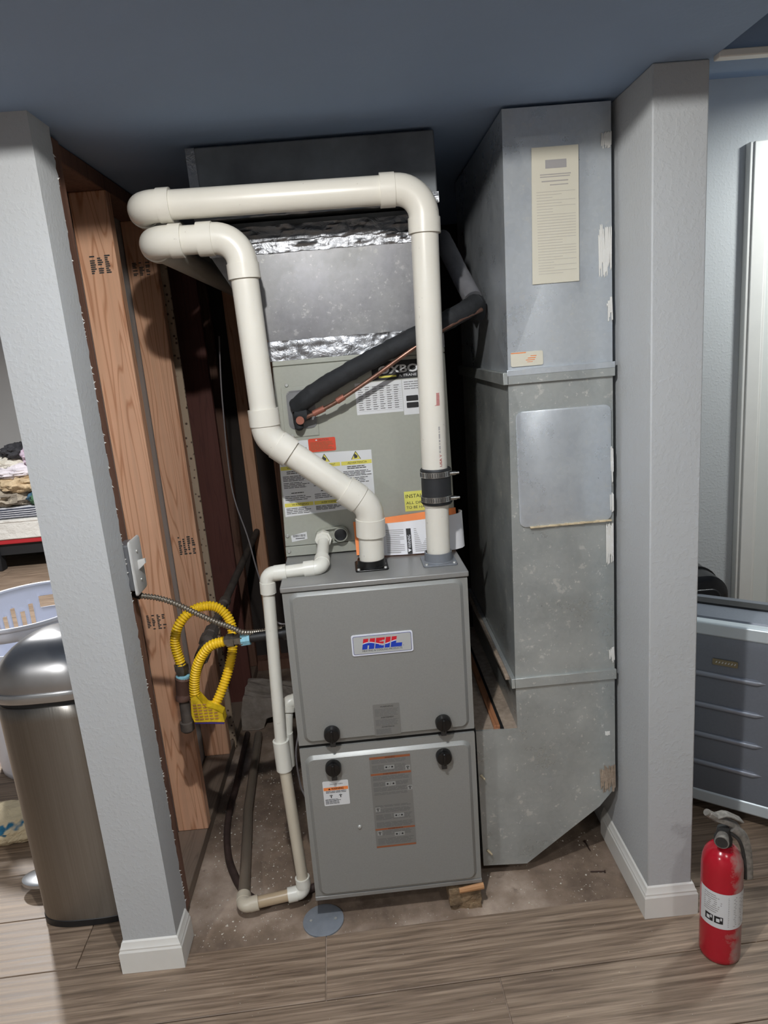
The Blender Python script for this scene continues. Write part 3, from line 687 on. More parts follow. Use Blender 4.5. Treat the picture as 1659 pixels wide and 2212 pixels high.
# ------------------------------------------------------------------ return air duct on the right
Rd = thing('return_duct', (.69, .44, .03), 'tall galvanised return air duct standing against the right wall', 'air duct')
xl = lambda z: .557+.0205*(z-.57)/1.23
def section(name, za, zb, mat, yf=.1, brake=True):
    x0, x1 = xl(za), xl(zb); xr = .8125; yb = .78; m = MB()
    v = [(x0, yf, za), (xr, yf, za), (xr, yb, za), (x0, yb, za), (x1, yf, zb), (xr, yf, zb), (xr, yb, zb), (x1, yb, zb)]
    v.append(((x0+x1)/2-.012, (yf+yb)/2, (za+zb)/2)); v.append(((x0+xr)/2, yf-.004, (za+zb)/2))
    f = [(3, 2, 1, 0), (4, 5, 6, 7), (1, 2, 6, 5), (2, 3, 7, 6), (0, 1, 9), (1, 5, 9), (5, 4, 9), (4, 0, 9), (3, 0, 8), (0, 4, 8), (4, 7, 8), (7, 3, 8)]
    m.add(v, f); return m.build(name, mat, Rd, smooth=False)
up = section('upper_section', 1.345, 1.893, 'galvanised'); lo_ = section('lower_section', .580, 1.345, 'galvanised_old')
bt = MB().prism([(.449, .037), (.568, .030), (.770, .186), (.8125, .238), (.8125, .58), (.557, .58), (.557, .440), (.449, .444)], .100, .78).build('boot', 'galvanised_old', Rd, smooth=False)
def cleat(za, zb, t=.007):
    x0 = xl(za); m = MB(); m.box(x0-.004, .100-t, za, .8155, .101, zb); m.box(x0-t-.004, .100-t, za, x0, .78, zb); return m
cleat(1.319, 1.347, .009).build('drive_cleat', 'galvanised_old', Rd, bevel=.0015); cleat(.557, .584).build('drive_cleat', 'galvanised_old', Rd, bevel=.0015)
box(xl(1.34)-.004, .090, 1.338, .815, .0995, 1.352).build('cleat_lip', 'galvanised', Rd, bevel=.001)
box(.536, .12, .570, .557, .77, .578).build('dusty_ledge', 'dust', bt); box(.523, .103, .4405, .557, .77, .444).build('dusty_ledge', 'dust', bt)
box(.513, .104, .4405, .523, .77, .4425).build('slot_shade', 'black_gap', bt); box(.496, .105, .4405, .513, .77, .452).build('wood_strip', 'plank_brown', bt, bevel=.001); box(.4495, .106, .4405, .496, .77, .446).build('dusty_ledge', 'dust', bt)  # slot is closed: a near-black strip stands for the shade inside it
fr = rrect(.583, .978, .806, 1.255, .016); fi = rrect(.5835+.002, .980, .804, 1.253, .0145)
MB().loft([[(x, .0985, z) for x, z in fr], [(x, .0948, z) for x, z in fr], [(x, .0942, z) for x, z in fi]], False).build('patch_panel', 'galvanised', lo_)
m = MB(); nn = 26
for i in range(nn):
    x = .607+.197*i/nn; h = .004+.004*abs(noise.noise((i*.6, 2, 2))); m.box(x, .090-.002*random.random(), .975+.0005*i*.0, x+.0085, .0965, .975+h)
m.build('caulk_line', 'caulk', lo_, bevel=.001)
def smear(name, x0, x1, z0, z1, y, par, seed, mat='plaster', rag=.35):
    rnd = random.Random(seed); m = MB(); n = max(3, int((x1-x0)/.0022)); wd = (x1-x0)/n; h = z1-z0
    for k in range(n):
        a = z0+h*rag*rnd.random()**1.5*(1.3-k/n*.8); b = z1-h*rag*.5*rnd.random()*(1.3-k/n); x = x0+k*wd; d = rnd.uniform(-.0012, .0012); t = .0006+.0008*rnd.random()
        m.add([(x+d, y, a), (x+wd*1.15+d, y, a+h*.03), (x+wd*1.15-d, y, b-h*.02), (x-d, y, b), (x+d, y-t, a+h*.03), (x+wd*1.15+d, y-t, a+h*.05), (x+wd*1.15-d, y-t, b-h*.05), (x-d, y-t, b-h*.03)],
              [(4, 5, 6, 7), (0, 1, 5, 4), (1, 2, 6, 5), (2, 3, 7, 6), (3, 0, 4, 7)])
    o = m.build(name, mat, par, smooth=False); o['kind'] = 'stuff'; return o
smear('plaster_smear', .782, .811, 1.535, 1.650, .0985, up, 1); smear('plaster_smear', .799, .812, 1.44, 1.50, .0985, up, 6, rag=.6); smear('plaster_smear', .79, .812, 1.80, 1.835, .0985, up, 9)
smear('plaster_smear', .795, .811, .995, 1.045, .0955, lo_, 2); smear('plaster_smear', .801, .811, 1.06, 1.16, .0955, lo_, 3, rag=.6); smear('plaster_smear', .793, .811, .86, .972, .0985, lo_, 4); smear('plaster_smear', .798, .8115, .60, .645, .0985, lo_, 5)
smear('plaster_smear', .786, .798, .395, .409, .0985, bt, 7); smear('plaster_smear', .772, .812, .225, .31, .0985, bt, 11, 'dust')
for x0, x1, z, yy in ((.455, .463, .315, 0), (.462, .472, .085, 0)): MB().sweep([(x0, .099, z), (x1, .085, z-.004)], [.004, .002], 6).build('putty_blob', 'caulk', bt)
# papers on the duct
sk = MB().prism(rrect(.577, 1.358, .651, 1.390, .004), .0965, .0975).build('address_sticker', 'paper_cream', up)
lines([(.5775, .612, 1.3872, .002), (.611, .632, 1.3705, .0015), (.616, .634, 1.3745, .0018), (.622, .636, 1.379, .0015), (.614, .627, 1.3665, .001)], .0962).build('sticker_print', 'orange', sk, smooth=False)
nt = thing('paper_notice', (.686, .095, 1.534), 'tall cream printed notice taped to the upper front of the return duct', 'notice')
MB().prism([(.6315, 1.534), (.7365, 1.534), (.7395, 1.812), (.6385, 1.812)], .0940, .0950).build('sheet', 'paper_cream', nt, smooth=False)
lines([(.667, .713, 1.769, .017)], .0937).build('letterhead_block', 'ink_light', nt, smooth=False)
rows = [(.655, .722, 1.756, .0022), (.655, .720, 1.7515, .0022), (.658, .716, 1.7425, .0024), (.676, .716, 1.735, .002)]
lines(rows, .0937).build('heading_lines', 'ink_faded', nt, smooth=False)
rows = []
for i in range(30): rows.append((.646, .731-random.choice((0, 0, .03, .05)), 1.722-i*.0058, .0012))
lines(rows, .0937).build('body_text', 'ink_faint', nt, smooth=False)

# ------------------------------------------------------------------ PVC vent pipes
PR = .0302
def seg(a, b, r, name, mat, par, n=28): return MB().sweep([a, b], r, n).build(name, mat, par)
def elbow(c, d0, d1, par, mat, r=.0302, rad=.05, sock=.034, name='elbow', rs=None):
    """fitting whose centre lines meet at c; d0 points back along the first pipe, d1 forward along the second"""
    c, d0, d1 = Vector(c), Vector(d0).normalized(), Vector(d1).normalized()
    rs = rs or r+.0052; rb = r+.0030
    ang = pi-d0.angle(d1); T = rad*math.tan(ang/2); a = c+d0*T; b = c+d1*T
    pts = [a+d0*sock, a+d0*sock, a+d0*(sock*.06), a+d0*(sock*.05)]; rr = [r*.99, rs, rs, rb]
    bis = (d0+d1).normalized(); cen = c+bis*(rad/math.cos(ang/2)); n = 12
    ax = (-d0).cross(d1).normalized()
    for k in range(n+1):
        v = Matrix.Rotation(ang*k/n, 3, ax) @ (a-cen); pts.append(cen+v); rr.append(rb)
    pts += [b+d1*(sock*.05), b+d1*(sock*.06), b+d1*sock, b+d1*sock]; rr += [rb, rs, rs, r*.99]
    # own tangents so the stepped sockets stay square
    tan = [-d0]*4+[(Matrix.Rotation(ang*k/n, 3, ax) @ (-d0)) for k in range(n+1)]+[d1]*4
    m = MB(); up_ = ax; loops = []
    for p_, t_, q in zip(pts, tan, rr):
        b2 = t_.cross(up_); loops.append([p_+(up_*math.cos(2*pi*k/28)+b2*math.sin(2*pi*k/28))*q for k in range(28)])
    m.loft(loops)
    return m.build(name, mat, par, angle=30), a+d0*(sock*.3), b+d1*(sock*.3)
def run(name, pts, r, par, mat, emat, rads, socks, end_mat=None, rs=None):
    P = [Vector(p) for p in pts]; prev = P[0]
    for i in range(1, len(P)-1):
        e, a, b = elbow(P[i], P[i-1]-P[i], P[i+1]-P[i], par, emat, r, rads[i-1], socks[i-1], rs=rs)
        if (a-prev).length > .012 and (a-prev).dot(P[i]-P[i-1]) > 0: seg(prev, a, r, 'pipe', mat, par)
        prev = b
    seg(prev, P[-1], r, 'pipe', end_mat or mat, par)
V1 = thing('vent_pipe', (.2215, .107, .932), 'cream plastic vent pipe zigzagging up from the black collar on the furnace', 'pipe')
run('v1', [(.2215, .107, .925), (.2275, .105, 1.062), (.006, .100, 1.247), (-.002, .100, 1.683), (-.192, .100, 1.686), (-.192, 1.59, 1.680)], PR, V1, 'pvc_cream', 'pvc_cream', [.055, .055, .055, .042], [.045, .040, .034, .028])
V2 = thing('vent_pipe', (.386, .102, .932), 'cream plastic vent pipe rising straight from the grey collar with a black rubber coupling', 'pipe')
run('v2', [(.386, .1025, 1.05), (.402, .100, 1.752), (-.206, .100, 1.758), (-.206, 1.59, 1.750)], PR, V2, 'pvc_cream', 'pvc_cream', [.058, .042], [.034, .028])
seg((.3838, .1030, .925), (.3875, .102, 1.10), .0285, 'pipe', 'pvc_cream', V2)
cz = [1.056, 1.060, 1.060, 1.137, 1.137, 1.141]
rc = MB().sweep([(.3878+(z-1.056)*.024, .1018, z) for z in cz], [.0352, .0372, .0352, .0352, .0372, .0345], 32).build('rubber_coupling', 'rubber_black', V2)
for z in (1.063, 1.122):
    x = .3878+(z-1.056)*.024
    c = MB().sweep([(x, .1018, z), (x, .1018, z), (x, .1018, z+.0135), (x, .1018, z+.0135)], [.0352, .0372, .0372, .0352], 32, axis=(0, 0, 1)).build('hose_clamp', 'clamp_steel', rc)
    m = MB()
    for k in range(16):
        a = -pi*.95+k*pi*.75/15; m.box(x+.0373*math.cos(a)-.0008, .1018+.0373*math.sin(a)-.0008, z+.002, x+.0373*math.cos(a)+.0008, .1018+.0373*math.sin(a)+.0008, z+.0115)
    m.build('band_slots', 'ink_dark', c)
    MB().sweep([(x+.030, .080, z+.0068), (x+.044, .081, z+.0068), (x+.0445, .081, z+.0068), (x+.052, .0815, z+.0068)], [.0055, .0055, .0040, .0036], 10).build('clamp_screw', 'clamp_steel', c)
def on_pipe(x0, y0, r, mat, par, body, z0, z1, a0, a1, name):   # print wrapped round a vertical pipe, reading upwards
    def rm(u, t): a = a0+(a1-a0)*(1-t); z = z0+(z1-z0)*u; return (x0+(z-1.1)*.0225+math.cos(a)*r, y0+math.sin(a)*r, z)
    text(body, 0, 0, 1, 1, 0, mat, par, name, remap=rm)
on_pipe(.3885, .1023, PR+.0004, 'ink_red', V2, 'USA V', 1.148, 1.176, -pi*.42, -pi*.36, 'pipe_print'); on_pipe(.3885, .1023, PR+.0004, 'ink_light', V2, '-- --- - -- ---- - ---', 1.18, 1.24, -pi*.42, -pi*.38, 'pipe_print')
m = MB()
for i in range(18):
    z = 1.288+i*.0017; x0 = .3885+(z-1.1)*.0225
    if random.random() < .9: m.add([(x0+math.cos(a)*(PR+.0005), .1023+math.sin(a)*(PR+.0005), zz_) for a, zz_ in ((-pi*.50, z), (-pi*.43, z), (-pi*.36, z), (-pi*.36, z+.001), (-pi*.43, z+.001), (-pi*.50, z+.001))], [(0, 1, 4, 5), (1, 2, 3, 4)])
m.build('pipe_barcode', 'ink_red', V2, smooth=False)

# ------------------------------------------------------------------ condensate drain line
Dn = thing('condensate_pipe', (-.04, .07, .02), 'thin white plastic drain pipe running from the coil down beside the furnace to the floor', 'pipe')
DR = .0150
run('d', [(.103, .232, .963), (.100, .078, .931), (-.030, .076, .926), (-.050, .082, .46)], DR, Dn, 'pvc_white', 'pvc_white', [.016, .018], [.026, .030], rs=DR+.0042)
disc_y(.103, .964, CY-.002, [(.0, .0185), (-.012, .0185), (-.012, .0215), (-.030, .0215), (-.030, .0165), (-.034, .0155)], 8).build('adapter_nut', 'pvc_white', Dn)
MB().sweep([(-.0493, .0818, .484), (-.0493, .0818, .484), (-.0488, .0815, .402), (-.0488, .0815, .402)], [.0155, .0205, .0205, .0155], 26).build('coupling', 'pvc_white', Dn)
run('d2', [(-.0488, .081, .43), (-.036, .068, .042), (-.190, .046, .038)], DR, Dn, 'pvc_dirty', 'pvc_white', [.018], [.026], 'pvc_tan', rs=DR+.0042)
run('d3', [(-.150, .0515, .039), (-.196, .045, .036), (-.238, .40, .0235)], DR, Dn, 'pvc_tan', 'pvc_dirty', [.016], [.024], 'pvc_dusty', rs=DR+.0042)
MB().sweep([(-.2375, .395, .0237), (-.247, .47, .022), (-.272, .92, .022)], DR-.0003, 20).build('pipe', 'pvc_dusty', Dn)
run('d4', [(.004, .150, .553), (-.030, .140, .556), (-.040, .100, .462)], DR*1.05, Dn, 'pvc_white', 'pvc_white', [.014], [.012], rs=DR+.005)
MB().sweep([(-.0385, .106, .49), (-.0425, .100, .40)], [.0185, .0185], 18).build('wye_branch', 'pvc_white', Dn)

# ------------------------------------------------------------------ refrigerant lines
Rf = thing('refrigerant_line', (.09, .215, 1.28), 'black foam insulated line slanting up across the coil cabinet behind the vent pipe', 'pipe')
pts = resample(spline([(.072, .222, 1.300), (.095, .208, 1.318), (.144, .200, 1.346), (.26, .190, 1.399), (.368, .182, 1.443), (.48, .205, 1.488), (.530, .25, 1.512)], 90), .006)
MB().sweep(pts, [.0225+.0016*noise.noise((k*.22, 1, 1))+(.0012 if (k % 9) < 2 else 0) for k in range(len(pts))], 16).build('insulated_line', 'foam_black', Rf)
pts = resample(spline([(.524, .244, 1.510), (.536, .275, 1.508), (.538, .30, 1.48)], 30), .006)
MB().sweep(pts, .0235, 14).build('insulation_elbow', 'foam_black', Rf)
pts = spline([(.532, .30, 1.525), (.515, .36, 1.585), (.497, .43, 1.655), (.490, .5, 1.70)], 24)
MB().sweep(pts, [.024+.002*noise.noise((k*.5, 2, 1)) for k in range(len(pts))], 16).build('grey_sleeve', 'foam_grey', Rf)
Cu = thing('copper_line', (.08, .20, 1.27), 'thin bare copper line running below the black insulated line', 'pipe')
pts = spline([(.078, .230, 1.275), (.086, .203, 1.274), (.163, .190, 1.304), (.256, .182, 1.354), (.365, .172, 1.418), (.47, .185, 1.470), (.54, .23, 1.495)], 60)
MB().sweep(pts, .0052, 12).build('tube', 'copper', Cu)
for a, b in (((.112, .1975, 1.2835), (.140, .1935, 1.2945)), ((.172, .1892, 1.309), (.190, .1875, 1.3185))): MB().sweep([a, a, b, b], [.005, .0078, .0078, .005], 12).build('brazed_joint', 'copper_bright', Cu)
MB().sweep([(.076, .233, 1.272), (.078, .200, 1.270), (.078, .194, 1.270), (.078, .194, 1.270)], [.011, .011, .010, .004], 14).build('stub_end', 'copper_bright', Cu)
MB().sweep([(.074, .225, 1.285), (.072, .212, 1.262), (.0735, .211, 1.250), (.0735, .212, 1.246)], [.016, .012, .011, .007], 10).build('foam_scrap', 'foam_black', Cu)
MB().sweep([(.095, .226, 1.278), (.088, .21, 1.281), (.066, .212, 1.284)], [.012, .018, .014], 12).build('foam_wrap', 'foam_black', Cu)

# ------------------------------------------------------------------ papers behind the pipes
En = MB().loft([[(.184, .190, .9185), (.446, .196, .9185), (.446, .198, .9185), (.184, .192, .9185)], [(.182, .229, .996), (.448, .231, 1.010), (.448, .233, 1.010), (.182, .231, .996)]]).build('document_envelope', 'orange_paper', smooth=False)
tag(En, 'orange document envelope leaning on the coil cabinet behind the booklet', 'envelope')
Bk = thing('manual_booklet', (.33, .17, .918), 'white printed instruction booklet propped behind the two vent pipes', 'booklet')
plan = [(.196, .180), (.25, .168), (.30, .160), (.35, .157), (.40, .158), (.435, .164), (.452, .174), (.460, .188), (.4615, .200), (.458, .210)]
def bz(x): return .918, .9935+.012*(x-.2)/.26
o_ = [Vector((x, y)) for x, y in plan]; inner = [Vector((x, y+.004)) if i < 6 else Vector((x-.004, y+.001)) for i, (x, y) in enumerate(plan)]
lp = lambda f, dz: [(p.x, p.y+dz*.18, bz(p.x)[f]) for p in o_]+[(p.x, p.y+dz*.18, bz(p.x)[f]) for p in inner[::-1]]
MB().loft([lp(0, 0), lp(1, .08)]).build('pages', 'paper_white', Bk)
def on_book(x, z):
    for (a, b) in zip(plan, plan[1:]):
        if a[0] <= x <= b[0]: y = a[1]+(b[1]-a[1])*(x-a[0])/(b[0]-a[0]); break
    else: y = plan[0][1]
    return (x, y+(z-.918)*.19-.0012, z)
m = MB()
for i in range(13):
    for x0, x1 in ((.262, .306), (.332, .378)):
        x1_ = x1-random.choice((0, 0, 0, .01)); z = .924+i*.0046
        m.add([on_book(x0, z), on_book(x1_, z), on_book(x1_, z+.0017), on_book(x0, z+.0017)], [(0, 1, 2, 3)])
m.build('page_text', 'ink_light', Bk, smooth=False)
MB().add([on_book(x, z) for x, z in ((.3125, .919), (.3245, .919), (.3245, .982), (.3125, .982))], [(0, 1, 2, 3)]).build('warning_bar', 'ink_black', Bk, smooth=False)
def rm(u, t): p_ = on_book(.3225-.008*t, .934+.032*u); return (p_[0], p_[1]-.0006, p_[2])
text('WARNING', 0, 0, 1, 1, 0, 'paper_white', Bk, 'bar_lettering', remap=rm)
p_ = [on_book(x, z) for x, z in ((.3145, .924), (.3225, .9285), (.3145, .933))]; MB().add([(a, b-.0006, c) for a, b, c in p_], [(0, 1, 2)]).build('alert_triangle', 'paper_white', Bk, smooth=False)

# ------------------------------------------------------------------ gas piping
Gp = thing('gas_pipe', (-.30, .20, .50), 'dark iron gas pipe with a capped drip leg running back along the stud wall', 'pipe')
GX, GY = -.3005, .175
MB().sweep([(GX, GY+.01, .578), (-.296, .30, .588), (-.285, .45, .625), (-.282, .95, .650), (-.278, 1.52, .672)], .0135, 16).build('iron_pipe', 'iron_pipe', Gp)
pts = [(GX+.006, GY, .640), (GX+.005, GY, .634), (GX+.003, GY, .628), (GX, GY, .594), (GX-.0005, GY, .590), (GX-.0005, GY, .586), (GX-.001, GY, .576), (GX-.001, GY, .572)]
MB().sweep(pts, [.0175, .0205, .0185, .0178, .0178, .0205, .0205, .0150], 20).build('tee', 'iron_brown', Gp)
MB().sweep([(GX-.001, GY, .575), (GX-.003, GY, .500)], .0135, 16).build('drip_leg', 'iron_pipe', Gp)
MB().sweep([(GX-.003, GY, .512), (GX-.003, GY, .510), (GX-.0035, GY, .488), (GX-.0035, GY, .482)], [.0150, .0182, .0182, .0130], 18).build('end_cap', 'iron_pipe', Gp)
for y, x, z, L, r in ((.36, -.2915, .603, .05, .0215), (.43, -.286, .620, .03, .026), (.47, -.285, .626, .035, .022), (.70, -.2835, .638, .03, .019)):
    MB().sweep([(x, y, z), (x, y, z), (x+.001, y+L, z+L*.08), (x+.001, y+L, z+L*.08)], [.013, r, r, .013], 8 if r > .02 else 16).build('union_fitting', 'iron_pipe', Gp)
for k in range(5): MB().sweep([(-.30+.012*k*.3, .40+.016*k, .600+.004*k), (-.305+.012*k*.3, .395+.016*k, .588+.004*k)], [.006, .002], 8).build('sealant_drip', 'iron_pipe', Gp)
Gh = thing('gas_hose', (-.25, .15, .55), 'looped yellow corrugated gas connector hose between the drip leg and the furnace', 'hose')
path = spline([(GX+.0065, GY-.002, .672), (-.300, .172, .735), (-.282, .172, .785), (-.243, .185, .816), (-.196, .205, .812), (-.163, .205, .775), (-.158, .195, .715), (-.178, .175, .640), (-.214, .150, .568), (-.238, .138, .548), (-.256, .128, .572), (-.253, .120, .640), (-.233, .112, .700), (-.198, .106, .744), (-.156, .102, .757)], 400)
pts = resample(path, .0011)
MB().sweep(pts, [.0118+.0015*math.sin(2*pi*k*.0011/.0072) for k in range(len(pts))], 16).build('corrugated_hose', 'hose_yellow', Gh, angle=80)
hx = [(GX+.006, GY, z) for z in (.642, .648, .648, .656, .656, .674, .674, .684)]
MB().sweep(hx, [.0125, .0125, .0165, .0165, .0185, .0185, .0150, .0125], 6).build('hose_nut', 'fitting_steel', Gh, smooth=False)
MB().sweep([(GX+.0055, GY, .633), (GX+.0055, GY, .636), (GX+.006, GY, .642), (GX+.006, GY, .645)], [.017, .0185, .0180, .0135], 16).build('thread_sealant', 'sealant_blue', Gh)
fx = [(-.158, .102, .757), (-.152, .102, .757), (-.152, .102, .757), (-.134, .101, .758), (-.134, .101, .758), (-.120, .1005, .7585), (-.120, .1005, .7585), (-.112, .1, .759)]
MB().sweep(fx, [.0125, .0125, .0180, .0180, .0145, .0145, .0175, .0175], 6, axis=(1, 0, .02)).build('hose_nut', 'fitting_steel', Gh, smooth=False)
MB().sweep([(-.116, .1005, .7585), (-.116, .1005, .7585), (-.094, .0995, .760), (-.094, .0995, .760)], [.0150, .0182, .0178, .0130], 8, axis=(1, 0, .02)).build('thread_sealant', 'sealant_blue', Gh)
MB().sweep([(-.096, .0995, .760), (.012, .098, .765)], .0118, 16).build('furnace_nipple', 'conduit_black', Gh)
MB().sweep([(-.012, .0985, .764), (-.012, .0985, .764), (.004, .098, .765), (.004, .098, .765)], [.0118, .0165, .0165, .0118], 16, axis=(1, 0, .05)).build('furnace_grommet', 'collar_black', Gh)
# hanging tag wrapped round the hose loop
def tagloop(dy, grow): return [(x, .1225+dy+(z-.55)*-.1, z) for x, z in [(-.264-grow, .612), (-.250, .616+grow), (-.232, .580), (-.212, .572), (-.192+grow, .556), (-.191+grow, .530-grow), (-.222, .534-grow), (-.267-grow, .538-grow), (-.271-grow, .560)]]
tg = MB().loft([tagloop(0, -.004), tagloop(-.006, 0), tagloop(-.008, 0), tagloop(.024, 0), tagloop(.028, -.004)][1:]).build('warning_tag', 'tag_yellow', Gh, smooth=False)
MB().prism([(-.267, .538), (-.222, .534), (-.192, .530), (-.193, .5245), (-.222, .5285), (-.266, .533)], .117, .148).build('tag_hem', 'tag_purple', tg, smooth=False)
m = MB()
for i in range(6):
    for j in range(5):
        x = -.263+j*.0125; z = .545+i*.0085-j*.0006
        if z < .60-max(0, (x+.245))*1.2: m.add([(x, .1138-(z-.55)*.1, z), (x+.009, .1138-(z-.55)*.1, z), (x+.009, .1138-(z-.55)*.1, z+.0028), (x, .1138-(z-.55)*.1, z+.0028)], [(0, 1, 2, 3)])
m.build('tag_print', 'plank_brown', tg, smooth=False)

# ------------------------------------------------------------------ electrical
Cd = thing('flexible_conduit', (-.2, .06, .80), 'thin steel armoured conduit sagging from the switch box to the furnace', 'conduit')
path = spline([(-.345, .050, .921), (-.326, .046, .913), (-.285, .048, .902), (-.246, .052, .882), (-.181, .066, .833), (-.132, .078, .800), (-.104, .085, .781), (-.07, .120, .765), (-.02, .135, .762), (.004, .137, .762)], 200)
pts = resample(path, .0012)
MB().sweep(pts, [.0062+.0014*math.sin(2*pi*k*.0012/.0068) for k in range(len(pts))], 12).build('armour', 'conduit_steel', Cd, angle=80)
MB().sweep([(-.338, .048, .918), (-.322, .046, .911)], .0088, 10).build('clamp_connector', 'conduit_black', Cd)
Sw = thing('service_switch', (-.33, .04, .93), 'white emergency switch plate on a steel box at the edge of the left wall', 'switch')
MB().prism(rrect(.022, .930, .078, 1.042, .006), -.346, -.320, 'x').build('box', 'switch_box', Sw)
pl = MB().loft([[(x, y, z) for y, z in rrect(.010, .922, .084, 1.050, .007)] for x in (-.320, -.3165)]+[[(-.3145, y, z) for y, z in rrect(.013, .925, .081, 1.047, .006)]]).build('cover_plate', 'switch_white', Sw)
MB().loft([[(-.3145, y, z) for y, z in rrect(.042, .976, .052, .998, .001)], [(-.298, y, z) for y, z in rrect(.0435, .990, .0505, 1.001, .001)]]).build('toggle', 'switch_white', Sw)
for z in (.952, 1.020): MB().sweep([(-.3145, .047, z), (-.312, .047, z)], [.0035, .003], 10).build('screw', 'screw_steel', pl)
Wr = MB().sweep(spline([(-.19, .75, 1.50), (-.197, .70, 1.313), (-.205, .70, 1.034), (-.157, .60, .887), (-.125, .50, .81), (-.06, .25, .775), (-.03, .15, .773), (.001, .16, .762)], 60), .0022, 8).build('thermostat_wire', 'wire_grey')
tag(Wr, 'thin grey wire hanging in the dark gap left of the coil cabinet', 'wire')
Hb = MB().sweep(spline([(-.32, .95, .012), (-.311, .624, .012), (-.312, .50, .010), (-.298, .364, .008), (-.262, .23, .008), (-.189, .106, .008), (-.10, .09, .007), (.02, .14, .006), (.1, .2, .006)], 90), .0105, 12).build('floor_hose', 'hose_brown')
tag(Hb, 'brown rubber hose curving across the dirty closet floor', 'hose')
Lw = MB().sweep(spline([(.002, .16, .50), (-.012, .13, .46), (-.022, .12, .41), (-.02, .12, .33), (-.012, .115, .30), (.0, .11, .27)], 40), .0024, 8).build('loose_wire', 'wire_grey')
tag(Lw, 'loose dark wire dangling beside the lower furnace door', 'wire')
Dc = thing('floor_drain_cover', (.012, .012, -.005), 'round grey drain cover in the floor in front of the furnace', 'drain cover')
MB().sweep([(.012, .012, -.005), (.012, .012, -.001), (.012, .012, .0), (.012, .012, .0)], [.053, .053, .051, .0005], 40, axis=(0, 0, 1)).build('cover', 'drain_grey', Dc)
for k in range(2): MB().sweep([(.012+(.032 if k else -.032), .012, 0), (.012+(.032 if k else -.032), .012, .0012)], .0035, 10).build('screw', 'screw_steel', Dc)
def nail(a, b, label):
    a, b = Vector(a), Vector(b); d = (b-a).normalized()
    o = MB().sweep([a, a+d*.0015, a+d*.0016, b-d*.004, b], [.0042, .0042, .0018, .0018, .0004], 8).build('nail', 'nail'); tag(o, label, 'nail')
nail((.775, .077, -.001), (.735, .084, -.003), 'rusty nail lying flat on the concrete near the right baseboard'); nail((.758, .200, -.001), (.762, .160, -.003), 'rusty nail at the edge of the shadow under the return duct')
# concrete lump and broken footing at the back left
m = MB(); L_ = []
for k in range(9):
    t = k/8; L_.append([(x+noise.noise((x*30, z*30, t*9))*.012, 1.0+.17*t+noise.noise((z*30, x*30, t*7))*.01, max(-.005, z+noise.noise((x*25, t*8, z*25))*.014)) for x, z in [(-.345, -.005), (-.29, -.005), (-.262, .0), (-.245, .04), (-.21, .055), (-.16, .058), (-.12, .062), (-.12, .10), (-.17, .115), (-.22, .12), (-.28, .13), (-.33, .135), (-.345, .07)]])
Lg = m.loft(L_).build('broken_footing', 'concrete_ledge', smooth=False); tag(Lg, 'lump of broken concrete footing deep in the closet behind the drain pipe', 'concrete')
Sl = box(.452, .80, 0, .492, .84, CEIL-.002).build('corner_post', 'stud_dark', bevel=.003); tag(Sl, 'brown wooden post in the dark gap between coil cabinet and return duct', 'post')
m = MB(); cnt = 0
while cnt < 950:
    x = random.uniform(-.34, .81); y = random.uniform(-.03, .75)
    if 0 <= x <= .43 and y > .02: continue
    if x > .44 and (y > .28): continue
    if random.random() < .6 and x > -.1: continue
    s_ = random.choice((.001, .0012, .0016, .0022, .0032)); a = random.uniform(0, pi); z = -.005
    if -.445 < x < -.34: z = .036
    c_, d_ = math.cos(a)*s_, math.sin(a)*s_; k = random.uniform(.4, 1.6)
    m.add([(x-c_, y-d_, z), (x+d_*k, y-c_*k, z), (x+c_, y+d_, z), (x, y, z+s_*.8)], [(0, 1, 3), (1, 2, 3), (2, 0, 3)]); cnt += 1
o = m.build('paint_flecks', 'flecks', smooth=False); o['kind'] = 'stuff'; tag(o, 'pale paint flecks and crumbs scattered over the closet floor', 'debris')
m = MB(); cnt = 0
while cnt < 120:
    x = random.uniform(-.45, 1.1); y = random.uniform(-.45, -.06); s_ = random.choice((.0008, .001, .0014)); a = random.uniform(0, pi); c_, d_ = math.cos(a)*s_, math.sin(a)*s_
    m.add([(x-c_, y-d_, 0), (x+d_, y-c_, 0), (x+c_, y+d_, 0), (x, y, s_*.7)], [(0, 1, 3), (1, 2, 3), (2, 0, 3)]); cnt += 1
o = m.build('paint_flecks', 'flecks', smooth=False); o['kind'] = 'stuff'; tag(o, 'few pale crumbs scattered over the vinyl planks in front of the opening', 'debris')

# ------------------------------------------------------------------ fire extinguisher
EX, EY = .945, -.200
Ex = thing('fire_extinguisher', (EX, EY, 0), 'dusty red fire extinguisher standing on the floor by the right wall', 'fire extinguisher')
prof = [(0, .040), (.004, .0435), (.012, .044), (.235, .044), (.255, .042), (.270, .037), (.280, .029), (.287, .020), (.290, .014)]
MB().sweep([(EX, EY, z) for z, r in prof], [r for z, r in prof], 40).build('cylinder', 'extinguisher_red', Ex)
def shell(z0, z1, a0, a1, r, name, mat, par, n=24, tilt=0):
    L = []
    for k in range(n+1):
        a = a0+(a1-a0)*k/n; L.append((EX+r*math.cos(a), EY+r*math.sin(a)))
    return MB().loft([[(x, y, z0) for x, y in L], [(x, y, z1) for x, y in L]], False, False, False).build(name, mat, par, angle=80)
lb = shell(.100, .192, -pi*1.02, -pi*.08, .0446, 'instruction_label', 'label_white', Ex)
m = MB(); rr = .0449
def patch(a0, a1, z0, z1):
    n = 3; P = [(EX+rr*math.cos(a0+(a1-a0)*k/n), EY+rr*math.sin(a0+(a1-a0)*k/n)) for k in range(n+1)]
    m.loft([[(x, y, z0) for x, y in P], [(x, y, z1) for x, y in P]], False, False, False)
